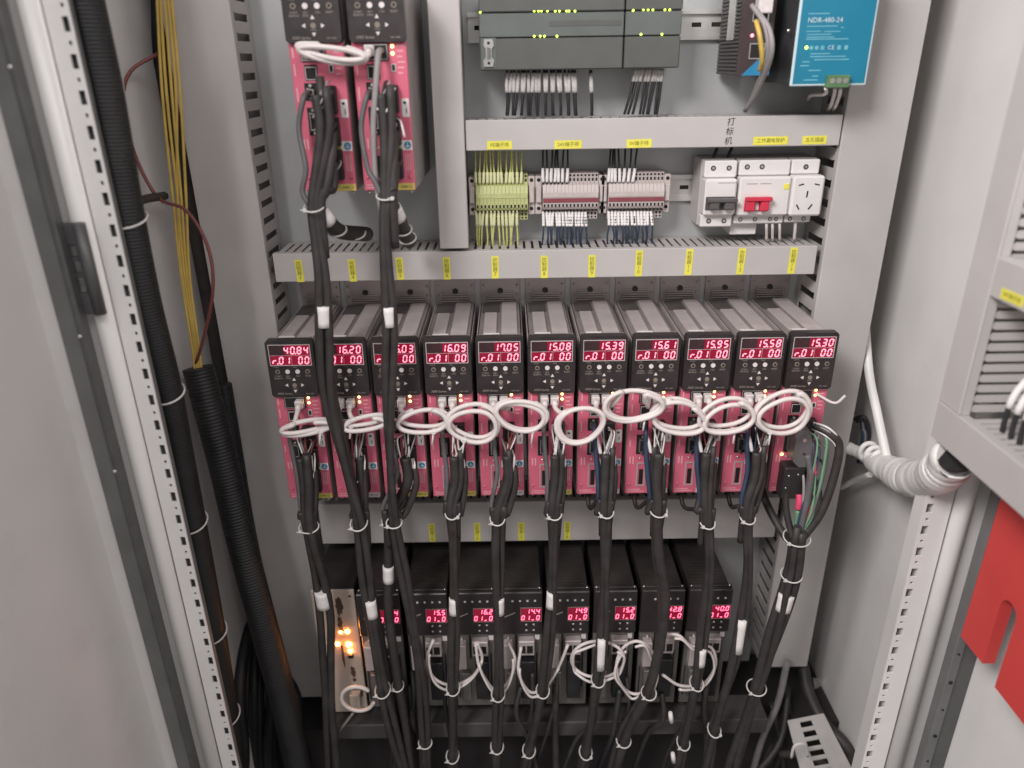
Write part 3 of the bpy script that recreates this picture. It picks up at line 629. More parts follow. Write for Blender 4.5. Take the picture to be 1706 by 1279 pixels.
# ------------------------------------------------------------------ gateway with finned side
t = thing('gateway', 'dark finned network gateway with a blue corner beside the blue power supply', 'network device', (290, 0, -19))
MB().box(269, 305, 9, 100, -18, 92, 0.8).build('housing', 'gateway', t)
for k in range(26): part('gw_fin', 'fin', 'gateway_fin', t, lambda b: b.box(-23, -20.5, 14, 96, 0, 2.4, .2), (0, 0, 2 + 4.2 * k))
m = MB(); m.box(266, 269, 52, 78, 20, 90, .4); m.build('side_label', 'zinc', t)
gf = MB().box(268, 306, 100, 104, -19, 92, 0.8).build('front_plate', 'gateway', t)
m = MB(); m.prism([(273, -18.5), (305.5, -18.5), (305.5, 12)], 'd', 104, 104.6); m.build('blue_corner', 'blue', gf)
for z in (38, -1):
    c = MB(); socket_frame(c, 279.5, 298, z, z + 17, 104.6, 1.3); co = c.build('network_socket', 'steel', t)
    m = MB(); m.box(280.8, 296.7, 104.2, 104.7, z + 1.3, z + 15.7); m.build('socket_hole', 'hole', co)
m = MB(); m.dome(281.5, 24, 104, 1.9); m.build('indicator', 'led_red', t)
for x in (286, 292): m = MB(); m.dome(x, 66, 107, 2.1); m.build('indicator', 'led_yellow', t)
m = MB(); m.box(281, 297, 104, 120, 46, 68, 1); m.build('plug', 'plug', t)

# ------------------------------------------------------------------ breakers and socket
def row_screws(t, xs, z, d, r=3.3):
    for x in xs:
        m = MB(); m.disc(x, z, d, d + .3, r, 14); s = m.build('screw_hole', 'hole', t)
        m = MB(); m.disc(x, z, d + .3, d + .6, r * .62, 10); m.build('screw_head', 'steel', s)
t = thing('circuit_breaker', 'white two pole circuit breaker with black toggles', 'breaker', (270, 0, -205))
MB().box(249, 292, 8, 52, -203, -118, 1).build('housing', 'breaker_shell', t)
MB().box(250, 291.5, 52, 66, -140, -119, 1.5).build('upper_terminal_cover', 'breaker', t)
MB().box(250, 291.5, 52, 66, -203, -187, 1.5).build('lower_terminal_cover', 'breaker', t)
MB().box(250.5, 291, 52, 76, -186.5, -140.5, 2.2).build('front_cover', 'breaker', t)
MB().box(252, 289.5, 76, 77.5, -179, -162, .6).build('toggle_slot', 'toggle_black', t)
for x in (255, 274): MB().box(x, x + 13, 76.5, 88, -177, -166, 1.5).build('toggle', 'toggle_black', t)
MB().box(251.5, 290, 82, 90, -167.5, -163, 1).build('toggle_bar', 'toggle_black', t)
row_screws(t, (261, 281), -128, 66); row_screws(t, (261, 281), -195, 66)
m = MB(); m.box(266, 290, 76, 76.2, -145.5, -144.6); m.build('printed_line', 'print_dim', t)
t = thing('leakage_breaker', 'white leakage breaker with a red toggle next to the socket', 'breaker', (326, 0, -222))
MB().box(294, 360, 8, 52, -200, -118, 1).build('housing', 'breaker_shell', t)
MB().box(295, 330, 8, 50, -217, -200.5, 1).build('lower_extension', 'breaker', t)
MB().box(294.5, 359.5, 52, 66, -138, -119, 1.5).build('upper_terminal_cover', 'breaker', t)
MB().box(294.5, 359.5, 52, 64, -200, -188, 1.5).build('lower_terminal_cover', 'breaker', t)
fc = MB().box(294.2, 359.8, 52, 76, -187.5, -138.5, 2.2).build('front_cover', 'breaker', t)
MB().box(302, 333, 76, 78, -181, -163, .6).build('toggle_slot', 'toggle_red', t)
for x in (303, 321): MB().box(x, x + 11, 77, 86, -180, -166, 1.5).build('toggle', 'toggle_red', t)
MB().box(301, 334.5, 80, 88, -167, -162, 1).build('toggle_bar', 'toggle_red', t)
MB().box(314.5, 320.5, 77.5, 79, -179.5, -170, .5).build('toggle_gap', 'breaker', t)
row_screws(t, (304, 323), -127, 66); row_screws(t, (303, 322), -194, 64, 2.8); row_screws(t, (342, 350), -194, 64, 2.6)
m = MB(); m.box(350, 357, 76, 77, -154, -147, .5); m.build('test_button', 'yellow', t)
for x0, x1 in ((303, 317), (320, 334)): m = MB(); m.box(x0, x1, 76, 76.2, -147.2, -146.2); m.build('printed_line', 'print_dim', fc)
t = thing('socket_outlet', 'white five hole socket outlet at the end of the rail', 'socket', (379, 0, -205))
MB().box(361, 398, 8, 52, -198, -118, 1).build('housing', 'breaker_shell', t)
MB().box(361.2, 397, 52, 66, -137, -119, 1.5).build('upper_terminal_cover', 'breaker', t)
MB().box(361.2, 395, 52, 64, -199, -189, 1.5).build('lower_terminal_cover', 'breaker', t)
fc = MB().box(360.6, 401, 52, 80, -188, -137.5, 2.5).build('socket_face', 'breaker', t)
row_screws(t, (379,), -128, 66); row_screws(t, (368, 386), -194, 64, 2.8)
def slot(x, z, l, w, a):
    c, s = math.cos(R(a)), math.sin(R(a))
    m = MB(); m.prism([(x + p * c - q * s, z + p * s + q * c) for p, q in ((-l, -w), (l, -w), (l, w), (-l, w))], 'd', 80.02, 80.3); m.build('contact_slot', 'hole', fc)
slot(371, -148, 3.2, .8, 14); slot(391, -148, 3.2, .8, -14); slot(380, -160, 4, .9, 88); slot(370, -176, 3.6, .9, -58); slot(386, -176, 3.8, .9, 55)

# ------------------------------------------------------------------ terminal strips
def strip(label, x0, n, pitch, green, jump):
    t = thing('terminal_strip', label, 'terminal strip', (x0 + n * pitch / 2, 0, -195)); mt = 'block_green' if green else 'block_grey'
    def one(b):
        b.prism([(9, -194), (40, -194), (40, -184), (48, -180), (50, -176), (50, -158), (46, -148), (40, -146), (40, -136), (9, -136)], 'x', 0.12, pitch - .12)
    org = (x0 + n * pitch / 2, 0, -195)
    for k in range(n):
        b = part(('tb', green), 'terminal_block', mt, t, lambda q: one_local(q, pitch), (-n * pitch / 2 + k * pitch, 0, 0))
        ch_ = part(('tbh', green), 'contact_holes', 'hole', b, lambda q: (q.box(1.3, pitch - 1.3, 40, 40.4, 50, 53.8), q.disc(pitch / 2, 57.3, 40, 40.4, 1.5, 8), q.box(1.3, pitch - 1.3, 50, 50.4, 18.2, 22), q.box(1.2, pitch - 1.2, 44, 48.6, 12, 13.5), q.box(1.3, pitch - 1.3, 40, 40.4, 6, 9.4), q.disc(pitch / 2, 3, 40, 40.4, 1.4, 8)))
        ch_['kind'] = 'stuff'
    for sgn in (0, 1):
        xx = x0 - 9.4 if sgn == 0 else x0 + n * pitch + .4
        e = MB(); e.box(xx, xx + 9, 8, 40, -188, -138, 1); e.box(xx + 1, xx + 8, 40, 45, -172, -150, 1); eo = e.build('end_bracket', 'block_grey', t)
        for z in (-143, -180): m = MB(); m.disc(xx + 4.5, z, 40, 40.5, 2.4, 12); m.build('screw', 'hole', eo)
    if jump:
        MB().box(x0 + .5, x0 + n * pitch - .5, 50, 50.8, -171, -165.5, .2).build('jumper_bar', 'jumper', t)
    MB().box(x0 + .3, x0 + n * pitch - .3, 50, 50.7, -164.5, -158, .2).build('marker_strip', 'block_green' if green else 'print_white' if 0 else mt, t)
    return t
def one_local(q, pitch):
    q.prism([(9, 0.5), (40, 0.5), (40, 11), (48, 15), (50, 18), (50, 37), (46, 46), (40, 48.5), (40, 60), (9, 60)], 'x', 0.15, pitch - .15)
strip('yellow green earth terminal strip beside the short vertical duct', -44, 14, 4.9, True, False)
strip('grey terminal strip with a red jumper bar next to the earth strip', 44, 15, 4.9, False, True)
strip('grey terminal strip with a red jumper bar nearer the white breakers', 130.5, 15, 4.9, False, True)

# ------------------------------------------------------------------ single wires
def wire(pts, r, mt, sl, slm, label, group, cat='wire', beads=False):
    """thin wire along pts, marker sleeve between the path fractions sl"""
    p = spline(pts, 5); o = MB().tube(p, r, 6).build('wire', mt, None, label, cat, group)
    if sl:
        a, e = int(sl[0] * (len(p) - 1)), max(int(sl[1] * (len(p) - 1)), int(sl[0] * (len(p) - 1)) + 1)
        q = p[a:e + 1]
        if beads:
            q = [p[a].lerp(p[e], k / 15) for k in range(16)]
            MB().tube(q, [(r + 1.0) if k % 3 else (r + .55) for k in range(16)], 7).build('marker_sleeve', slm, o)
        else: MB().tube(q, r + .9, 7).build('marker_sleeve', slm, o)
    return o
rw = random.Random(3)
def col_wires(pxs, y0, y1, d0, d1, sl, r, mt, slm, label, group, xs_to=None, beads=False, bow=3):
    for k, px in enumerate(pxs):
        a = at(px, y0, d0); px2 = xs_to[k] if xs_to else px + rw.uniform(-3, 3); b = at(px2, y1, d1)
        mid = [tuple(a[j] + (b[j] - a[j]) * f + (rw.uniform(-1, 1) * bow * 0.25 if j == 0 else (rw.uniform(0.5, 1) * bow if j == 1 else 0)) for j in range(3)) for f in (0.35, 0.7)]
        wire([a] + mid + [b], r, mt, sl, slm, label, group, beads=beads)
xs = [846 + 5.9 * k + rw.uniform(-1.5, 1.5) for k in range(19)]
to = [843 + 13 * (k // 2) + rw.uniform(-2, 2) for k in range(19)]
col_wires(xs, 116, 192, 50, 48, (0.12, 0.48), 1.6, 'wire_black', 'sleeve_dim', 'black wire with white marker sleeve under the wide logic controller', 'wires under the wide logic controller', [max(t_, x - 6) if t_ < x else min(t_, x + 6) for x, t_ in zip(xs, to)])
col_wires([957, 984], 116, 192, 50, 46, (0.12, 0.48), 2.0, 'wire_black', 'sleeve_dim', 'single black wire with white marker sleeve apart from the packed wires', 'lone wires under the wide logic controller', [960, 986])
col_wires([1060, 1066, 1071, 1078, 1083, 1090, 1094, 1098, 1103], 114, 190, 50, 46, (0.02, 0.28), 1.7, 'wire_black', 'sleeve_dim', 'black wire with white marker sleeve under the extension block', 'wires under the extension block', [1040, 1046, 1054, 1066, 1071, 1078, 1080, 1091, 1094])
# PE strip, above and below
g = 'wires on the earth strip'
xs = [793 + 6.2 * k for k in range(13)]
col_wires([x + rw.uniform(-4, 4) for x in xs], 246, 309, 36, 44, (0.62, 0.97), 1.2, 'wire_pe', 'sleeve_pe', 'yellow green earth wire dropping into the top of the earth strip', 'earth wires above the strip', xs)
xs = [793 + 6.2 * k for k in range(12)]
col_wires(xs, 350, 412, 44, 40, (0.0, 0.40), 1.25, 'wire_pe', 'sleeve_pe', 'yellow green earth wire leaving the bottom of the earth strip', 'earth wires below the strip', [x + rw.uniform(-5, 5) for x in xs])
for nm, x0, tops, side in (('next to the earth strip', 905, [905, 911, 918, 924, 930, 937, 944], 0), ('nearer the breakers', 1014, [1013, 1019, 1025, 1032, 1038, 1046, 1053], 1)):
    src = [t_ + rw.uniform(-3, 3) for t_ in tops] if side == 0 else [1018, 1022, 1024, 1030, 1042, 1052, 1062]
    col_wires(src, 244, 307, 34, 44, (0.55, 0.95), 1.25, 'wire_black', 'sleeve', 'dark wire with white sleeve on top of the strip ' + nm, 'wires above the grey strip ' + nm, tops)
    xs = [x0 + 5.4 * k for k in range(14)]
    col_wires(xs, 352 - side, 408 - side * 2, 44, 44, (0.0, 0.44), 1.2, 'wire_blue', 'sleeve', 'dark blue beaded wire below the grey strip ' + nm, 'wires below the grey strip ' + nm, [x + (2 if k % 3 else -2) for k, x in enumerate(xs)], beads=True, bow=6)
for px, px2 in ((1196, 1186), (1220, 1210)): wire([at(px, 244, 30), at((px + px2) / 2, 256, 38), at(px2, 272, 40)], 2.2, 'wire_black', None, None, 'short dark wire above the black toggle breaker', 'wires above the breaker')
for px in (1276, 1286, 1298): wire([at(px, 366, 56), at(px + 1, 378, 60), at(px + 1, 400, 50)], 1.9, 'cable_white', None, None, 'short pale wire under the leakage breaker', 'pale wires under the leakage breaker')
wire([at(1325, 366, 56), at(1325, 378, 58), at(1323, 400, 50)], 2.2, 'cable_white', None, None, 'short pale wire under the five hole socket', None)
for k, (a, e) in enumerate((((1352, 158), (1376, 152)), ((1384, 176), (1391, 152)), ((1392, 176), (1400, 152)))):
    wire([at(e[0], e[1] - 6, 134), at(e[0] - 1, e[1] + 4, 118), at(a[0], a[1], 92), at(a[0] - 6, a[1] + 8, 50)], 2.2, 'cable_white', None, None, 'white wire under the blue power supply', 'white wires under the power supply')
wire([at(1258, 14, 130), at(1282, 50, 150), at(1284, 95, 150), at(1262, 150, 100), at(1242, 184, 62)], 3.0, 'cable_grey', None, None, 'grey cable hanging in front of the gateway', None, cat='cable')
wire([at(1252, 8, 128), at(1275, 45, 146), at(1279, 95, 146), at(1262, 140, 104), at(1246, 178, 60)], 2.6, 'cable_grey', None, None, 'thin grey cable hanging behind the thicker one at the gateway', None, cat='cable')
wire([at(1260, 34, 132), at(1266, 60, 142), at(1270, 96, 141), at(1266, 116, 128)], 3.0, 'wire_yellow', None, None, 'short yellow cable in front of the gateway', None, cat='cable')
# door wiring: white sleeved black wires over the lower door duct
for k in range(8):
    d = 402 + 13 * k
    p = [(520, d - 8, -268 - 2 * k), (496, d - 4, -276), (478, d, -298), (474, d + 2, -330), (478, d + 2, -352)]
    wire(p, 2.6, 'wire_black', (0.0, 0.62), 'sleeve', 'thick black wire with curved white sleeve entering the door duct', 'sleeved wires on the open door')
for k in range(5):
    wire([(520, 420 + 14 * k, -120), (500, 424 + 14 * k, -128), (488, 426 + 14 * k, -150), (486, 426 + 14 * k, -176)], 2.6, 'wire_black', (0.0, 0.5), 'sleeve', 'thick black wire with white sleeve entering the upper door duct', 'sleeved wires above the upper door duct')

# ------------------------------------------------------------------ cable bundles
def tie(parent, c, rx, ry, tilt=3.0, head=-1):
    m = MB(); m.ring(c, rx, ry, 1.05, tilt)
    a = math.pi * (0.78 if head < 0 else 0.22)
    hx, hd, hz = c[0] + rx * math.cos(a), c[1] + ry * math.sin(a), c[2] - tilt * math.sin(a)
    m.box(hx - 2, hx + 2, hd - 1, hd + 3, hz - 2, hz + 2, 0.6); m.tube([(hx - 1, hd + 2, hz), (hx - 4, hd + 4, hz + 1)], 0.7, 5)
    return m.build('cable_tie', 'nylon', parent)
def sleeve(parent, path, z0, z1, off, r):
    a = at_z(path, z0); b = at_z(path, z1); pts = [a.lerp(b, k / 4) + Vector(off) for k in range(5)]
    return MB().tube(pts, r, 14).build('marker_sleeve', 'sleeve', parent)
def bundle(label, main, cables, ties=(), sleeves=(), tails=(), group='black cable bundles', top=()):
    """main: list of (px, py, d). cables: (dx, dd, r, material). ties: py (+ radius scale). tails: free cable ends (points, r, material)"""
    path = spline(list(top) + [at(*p) for p in main], 8)
    low = path[-1]
    t = thing('cable_bundle', label, 'cable', (low.x, low.y, low.z), group)
    tws = (main[0][0] * 0.37) % 6.28
    for k, (dx, dd, r, mt) in enumerate(cables):
        ph = k * 2.1 + tws
        pts = []
        for p in path:
            tw = 0.5 * math.sin((p.z - path[0].z) * 0.0085 + tws); c_, s_ = math.cos(tw), math.sin(tw)
            pts.append(p + Vector((dx * c_ - dd * s_ + 1.8 * math.sin(p.z * 0.021 + ph), dx * s_ + dd * c_ + 1.4 * math.cos(p.z * 0.017 + ph), (k * 9 if p is path[0] else 0))))
        MB().tube(pts, r, 12).build('cable', mt, t)
    rx = max(abs(c[0]) + c[2] for c in cables) + 1.6; ry = max(abs(c[1]) + c[2] for c in cables) + 2.2
    for ty in ties:
        y, k = (ty if isinstance(ty, tuple) else (ty, 1.0))
        z = at(main[0][0], y, main[len(main) // 2][2])[2]; c = at_z(path, z); tie(t, c, rx * k, ry * k, 3.5, head=-1 if (hash((y,)) % 3) else 1)
    for y0, y1, k in sleeves:
        dd = main[-1][2]; c = cables[k]
        sleeve(t, path, at(main[0][0], y0, dd)[2], at(main[0][0], y1, dd)[2], (0.5, 0, 0), max(rx - 2.6, c[2] + 0.9))
    for pts, r, mt in tails:
        MB().tube(spline(pts, 7), r, 9).build('cable' if r > 2 else 'conductor', mt, t)
    return t
def tails_for(i, tx, ty, strands=8, blue=False, grey=True, z0=Z2, x0=None, dtie=212):
    """leads that leave a module's terminals and meet at the tie (photo pixel tx, ty)"""
    rr = random.Random(50 + i); cx = MX[i] if x0 is None else x0; e = at(tx, ty, dtie); out = []
    for k, (tz, xx, r) in enumerate(((58, 16, 4.6), (36, 1, 4.2))):
        s = (cx + xx, 199, z0 + tz); sg = 1 if k == 0 else -1
        out.append(([s, (cx + xx + rr.uniform(-1, 1), 204, z0 + tz - 26), (cx * .45 + e[0] * .55 + sg * 9, 210, z0 - 8), (e[0] + sg * 7, e[1], e[2] + 6), (e[0] + sg * 4, e[1] - 3, e[2] - 50)], r, 'rubber'))
    for k in range(strands):
        a = (cx + rr.uniform(2, 17), 186, z0 + rr.uniform(92, 112)); b = (cx + 6 + rr.uniform(-6, 6), 202, z0 + 74)
        out.append(([a, (a[0] + rr.uniform(-6, 6), 199, a[2] + rr.uniform(-2, 7)), b], 1.0, rr.choice(['cable_grey', 'sleeve', 'cable_grey', 'wire_red', 'rubber', 'sleeve', 'wire_blue'])))
    for k in range(2):
        a = (cx + 13 + rr.uniform(-2, 3), 187, z0 + rr.uniform(62, 78)); out.append(([a, (a[0] + 3, 199, a[2] - 4), (a[0] + 1, 203, a[2] - 20), (a[0] - 4, 208, a[2] - 34)], 1.2, rr.choice(['sleeve', 'cable_white', 'sleeve'])))
    if grey:
        out.append(([(cx - 10, 184, z0 + 108), (cx - 10, 198, z0 + 104), (cx - 9, 199, z0 + 84), (cx - 6, 204, z0 + 50), (e[0] - 9, 208, z0 + 6), (e[0] - 4, e[1], e[2])], 3.0, 'wire_blue' if blue else 'rubber_grey'))
    if blue:
        out.append(([(cx - 8, 184, z0 + 76), (cx - 6, 197, z0 + 70), (cx - 1, 202, z0 + 40), (e[0] - 7, 210, z0 + 0), (e[0] - 3, e[1] + 4, e[2])], 2.2, 'wire_blue'))
        out.append(([(cx - 9, 196, z0 + 100), (cx - 5, 199, z0 + 88), (cx - 2, 200, z0 + 76)], 2.4, 'sleeve'))
        out.append(([(cx + 6, 203, z0 + 40), (cx + 9, 206, z0 + 20), (cx + 10, 209, z0 - 2)], 1.6, 'sleeve'))
        out.append(([(cx - 14, 150, z0 - 2), (cx - 10, 170, z0 - 26), (e[0] - 8, 196, e[2] - 2), (e[0] - 2, 204, e[2] - 10)], 3.0, 'rubber'))
    return out
rb = 'rubber'
# trunks that come down from the upper pair
def upper_tails(cx, px, py, seed):
    rr = random.Random(seed); e = at(px, py, 212); out = []
    for k, (tz, xx, r) in enumerate(((66, 14, 5.5), (34, 12, 5.2))):
        out.append(([(cx + xx, 198, Z1 + tz), (cx + xx - 3, 206, Z1 + tz - 26), ((cx + e[0]) / 2 + 9, 212, Z1 + 8), (e[0] + 7, 212, e[2]), (e[0] + 5, 212, e[2] - 60)], r, rb))
    for tz in (118, 112, 76, 40):
        for k in range(4):
            a = (cx + rr.uniform(4, 16), 187, Z1 + tz - rr.uniform(0, 10)); out.append(([a, (a[0] + rr.uniform(-1, 4), 199, a[2] - 2), (a[0] - 4, 204, a[2] - 14), (a[0] - 8, 208, a[2] - 22)], 1.1, rr.choice(['sleeve', 'cable_grey', rb])))
    out.append(([(cx - 12, 184, Z1 + 106), (cx - 14, 198, Z1 + 100), (cx - 22, 200, Z1 + 70), (cx - 18, 206, Z1 + 30), (e[0] - 12, 210, e[2] + 14), (e[0] - 6, 212, e[2])], 3.0, 'rubber_grey'))
    return out
bundle('thick black cable trunk falling between the first and second pink modules from the yellow cables', [(524, 338, 212), (528, 400, 216), (535, 460, 220), (540, 560, 222), (548, 660, 222), (572, 760, 222), (597, 866, 220), (610, 960, 220), (624, 1060, 220), (640, 1160, 220), (668, 1262, 212), (690, 1330, 200)],
       [(-4, 0, 5.4, rb), (4.2, 1.5, 5.0, rb), (0, -7, 4.8, rb)], [346, 872, 1150], [(500, 534, 1), (984, 1012, 1)], upper_tails(-203, 524, 340, 1), top=[(-203 + 7, 203, Z1 + 104), (-203 + 7, 206, Z1 + 64)])
bundle('thick black cable trunk falling across the third pink module from the yellow cables', [(643, 322, 212), (640, 380, 216), (642, 450, 220), (648, 540, 222), (649, 640, 222), (650, 740, 222), (656, 866, 220), (676, 970, 218), (692, 1070, 216), (704, 1180, 212), (712, 1290, 206)],
       [(-2.6, 0, 5.2, rb), (4, 2, 4.6, rb)], [328, 872, 1250], [(504, 536, 1)], upper_tails(-136, 643, 322, 2), top=[(-136 + 7, 203, Z1 + 104), (-136 + 7, 206, Z1 + 64)])
# short branch ends beside the trunks
for pts, lb in (([(524, 338, 206), (545, 365, 200), (566, 385, 170), (612, 390, 120)], 'short taped black cable branch ending near the left vertical duct'), ([(648, 330, 206), (662, 360, 190), (672, 385, 170), (682, 402, 130)], 'short taped black cable branch ending beside the short vertical duct')):
    p = spline([at(*q) for q in pts], 8); t = thing('cable_branch', lb, 'cable', tuple(p[-1]))
    MB().tube(p, [7 + 2 * min(1, k / 10) for k in range(len(p))], 12).build('cable', rb, t)
    MB().tube(p[4:10], 9.2, 14).build('marker_sleeve', 'sleeve', t)
    for q in (15, len(p) - 4): m = MB(); m.ring(p[q], 10.5, 11, 1.2, 5); m.build('cable_tie', 'nylon', t)
one = [(-1.8, 0, 6.0, rb), (4.4, 1, 3.8, rb), (1, -6.5, 3.8, rb)]
bundle('black cable bundle under the ' + ORD[0] + ' pink module from the yellow cables', [(513, 862, 212), (520, 910, 212), (533, 970, 206), (543, 1040, 202), (546, 1120, 202), (548, 1200, 206), (556, 1300, 206)], [(-5.5, 0, 5.6, rb), (5.5, 2, 6.0, rb)], [870], [(984, 1012, 1)], tails_for(0, 513, 862), top=[(MX[0] + 7, 202, Z2 + 76), (MX[0] + 7, 206, Z2 + 40)])
bundle('black cable bundle under the ' + ORD[1] + ' pink module from the yellow cables', [(604, 862, 206), (602, 910, 204), (614, 1000, 202), (640, 1120, 202), (652, 1200, 202), (660, 1300, 202)], [(5, -2, 5.8, rb)], [], [(984, 1010, 0)], tails_for(1, 602, 860), top=[(MX[1] + 7, 202, Z2 + 76), (MX[1] + 7, 206, Z2 + 40)])
bundle('black cable bundle under the ' + ORD[2] + ' pink module from the yellow cables', [(648, 862, 204), (646, 920, 206), (648, 1000, 206), (656, 1080, 206), (664, 1150, 206), (680, 1240, 204), (690, 1300, 200)], [(0, 0, 6.8, rb)], [868, 1142], [(938, 964, 0)], tails_for(2, 650, 860), top=[(MX[2] + 7, 202, Z2 + 76), (MX[2] + 7, 206, Z2 + 40)])
bundle('black cable bundle under the ' + ORD[3] + ' pink module from the yellow cables', [(754, 842, 212), (756, 900, 212), (756, 1000, 210), (755, 1140, 208), (754, 1262, 204), (752, 1330, 200)], one, [850, 1146, 1262], [(988, 1014, 0)], tails_for(3, 754, 844), top=[(MX[3] + 7, 202, Z2 + 76), (MX[3] + 7, 206, Z2 + 40)])
bundle('black cable bundle under the ' + ORD[4] + ' pink module from the yellow cables', [(830, 852, 212), (829, 910, 212), (831, 1000, 210), (830, 1150, 208), (828, 1250, 204), (826, 1330, 200)], one, [860, 1156, 1246], [(988, 1014, 0)], tails_for(4, 830, 854), top=[(MX[4] + 7, 202, Z2 + 76), (MX[4] + 7, 206, Z2 + 40)])
bundle('black cable bundle under the ' + ORD[5] + ' pink module from the yellow cables', [(924, 842, 212), (922, 920, 212), (918, 1000, 210), (906, 1140, 208), (880, 1255, 204), (862, 1330, 200)], one, [851, 1150, 1252], [(977, 1003, 0)], tails_for(5, 924, 845), top=[(MX[5] + 7, 202, Z2 + 76), (MX[5] + 7, 206, Z2 + 40)])
bundle('black cable bundle under the ' + ORD[6] + ' pink module from the yellow cables', [(1010, 838, 212), (1009, 920, 212), (1006, 1000, 210), (998, 1120, 208), (978, 1240, 204), (962, 1330, 200)], one, [848, 1132, 1256], [(1054, 1106, 0)], tails_for(6, 1010, 840, blue=True), top=[(MX[6] + 7, 202, Z2 + 76), (MX[6] + 7, 206, Z2 + 40)])
bundle('black cable bundle under the ' + ORD[7] + ' pink module from the yellow cables', [(1097, 838, 212), (1098, 920, 212), (1106, 1010, 210), (1086, 1140, 208), (1042, 1225, 204), (1010, 1330, 200)], [(0, 0, 7.2, rb), (-5, -5, 4.5, rb)], [847, 1154, 1236], [], tails_for(7, 1097, 840, blue=True), top=[(MX[7] + 7, 202, Z2 + 76), (MX[7] + 7, 206, Z2 + 40)])
bundle('black cable bundle under the ' + ORD[8] + ' pink module from the yellow cables', [(1178, 858, 212), (1182, 930, 212), (1172, 1040, 210), (1162, 1130, 208), (1140, 1230, 204), (1120, 1330, 200)], one, [866, 1138, 1240], [(1072, 1100, 0)], tails_for(8, 1178, 858, blue=True), top=[(MX[8] + 7, 202, Z2 + 76), (MX[8] + 7, 206, Z2 + 40)])
bundle('black cable bundle under the ' + ORD[9] + ' pink module from the yellow cables', [(1246, 850, 212), (1246, 940, 212), (1238, 1020, 210), (1222, 1110, 208), (1190, 1215, 204), (1170, 1330, 200)], one, [858, 1218], [(1022, 1078, 0)], tails_for(9, 1246, 852, blue=True), top=[(MX[9] + 7, 202, Z2 + 76), (MX[9] + 7, 206, Z2 + 40)])
# last module: grey connector, coloured cores
cx = MX[10]; e = at(1326, 898, 214)
t10 = [([(cx + 6, 200, Z2 + 70), (cx + 12, 206, Z2 + 40), (cx + 8, 212, Z2 - 20), (e[0] + 2, e[1], e[2])], 5.0, 'rubber_grey'),
       ([(cx + 14, 188, Z2 + 106), (cx + 30, 202, Z2 + 100), (cx + 42, 206, Z2 + 84), (cx + 40, 210, Z2 + 40), (cx + 30, 214, Z2 - 10), (e[0] + 8, e[1], e[2])], 5.5, rb),
       ([(cx + 12, 188, Z2 + 40), (cx + 26, 204, Z2 + 20), (cx + 24, 212, Z2 - 20), (e[0] + 5, e[1] + 4, e[2])], 4.0, rb),
       ([(cx - 26, 120, Z2 - 4), (cx - 22, 160, Z2 - 30), (cx - 4, 196, Z2 - 60), (e[0] - 2, e[1], e[2])], 5.5, rb),
       ([(cx + 4, 204, Z2 - 12), (cx + 5, 206, Z2 - 40), (cx + 6, 208, Z2 - 62), (e[0], e[1] + 6, e[2])], 4.0, 'wire_green'),
       ([(cx + 10, 200, Z2 + 6), (cx + 13, 206, Z2 - 20), (cx + 14, 209, Z2 - 56), (e[0] + 2, e[1] + 8, e[2])], 4.4, 'wire_green'),
       ([(cx + 4, 200, Z2 + 10), (cx + 4, 203, Z2 + 2), (cx + 4, 204, Z2 - 10)], 5.0, 'lug_pink'),
       ([(cx + 19, 208, Z2 - 18), (cx + 19, 210, Z2 - 30), (cx + 18, 211, Z2 - 40)], 4.6, 'wire_red'),
       ([(cx + 12, 196, Z2 + 72), (cx + 15, 203, Z2 + 60), (cx + 16, 206, Z2 + 44)], 3.4, 'lug_pink'),
       ([(cx - 16, 182, Z2 + 40), (cx - 14, 194, Z2 + 20), (cx - 10, 200, Z2 - 16), (e[0] - 4, e[1], e[2])], 4.5, rb)]
rr = random.Random(77)
for k in range(11):
    sx = cx + rr.uniform(2, 22); sz = Z2 + rr.uniform(40, 100)
    t10.append(([(sx, 188, sz), (sx + rr.uniform(-4, 12), 204, sz - 14), (sx * .6 + e[0] * .4 + rr.uniform(-4, 8), 212, Z2 - rr.uniform(5, 30)), (e[0] + rr.uniform(-6, 9), e[1] + rr.uniform(-2, 5), e[2])], rr.uniform(1.2, 2.0), ('wire_green', 'wire_red', 'wire_blue', 'cable_grey', 'rubber_grey', 'lug_pink', 'wire_green', rb)[k % 8]))
for k in range(4): t10.append(([(cx + 12, 188, Z2 + 110 - 3 * k), (cx + 24, 202, Z2 + 110 - 4 * k), (cx + 36, 206, Z2 + 100 - 4 * k), (cx + 41, 207, Z2 + 86 - 4 * k)], 1.3, ('sleeve', 'cable_grey', rb, 'sleeve')[k]))
bundle('cable bundle with green and pink cores below the module reading 15.30', [(1328, 892, 214), (1322, 940, 216), (1310, 990, 218), (1288, 1060, 218), (1262, 1140, 216), (1236, 1220, 210), (1210, 1310, 206)], [(-5, 0, 6.5, rb), (6, 0, 6.5, rb), (0, 6, 5, rb)], [(898, 1.25), 958, 1146], [(978, 1004, 1)], t10)
t = thing('grey_connector', 'grey plastic cable connector hood on the module reading 15.30', 'connector', (cx - 2, 176, Z2 + 52))
m = MB(); m.prism([(cx - 12, Z2 + 60), (cx - 4, Z2 + 52), (cx + 12, Z2 + 52), (cx + 13, Z2 + 76), (cx + 4, Z2 + 104), (cx - 8, Z2 + 106), (cx - 13, Z2 + 96)], 'd', 181.5, 202); m.build('hood', 'rubber_grey', t)
m = MB(); m.disc(cx - 2, Z2 + 92, 202, 203.5, 2.5, 10); m.build('screw', 'steel', t); m = MB(); m.disc(cx, Z2 + 72, 202, 203, 1.6, 10); m.build('screw', 'black', t)
t = thing('black_connector', 'black multi pole plug under the grey connector hood', 'connector', (cx - 4, 186, Z2 - 6))
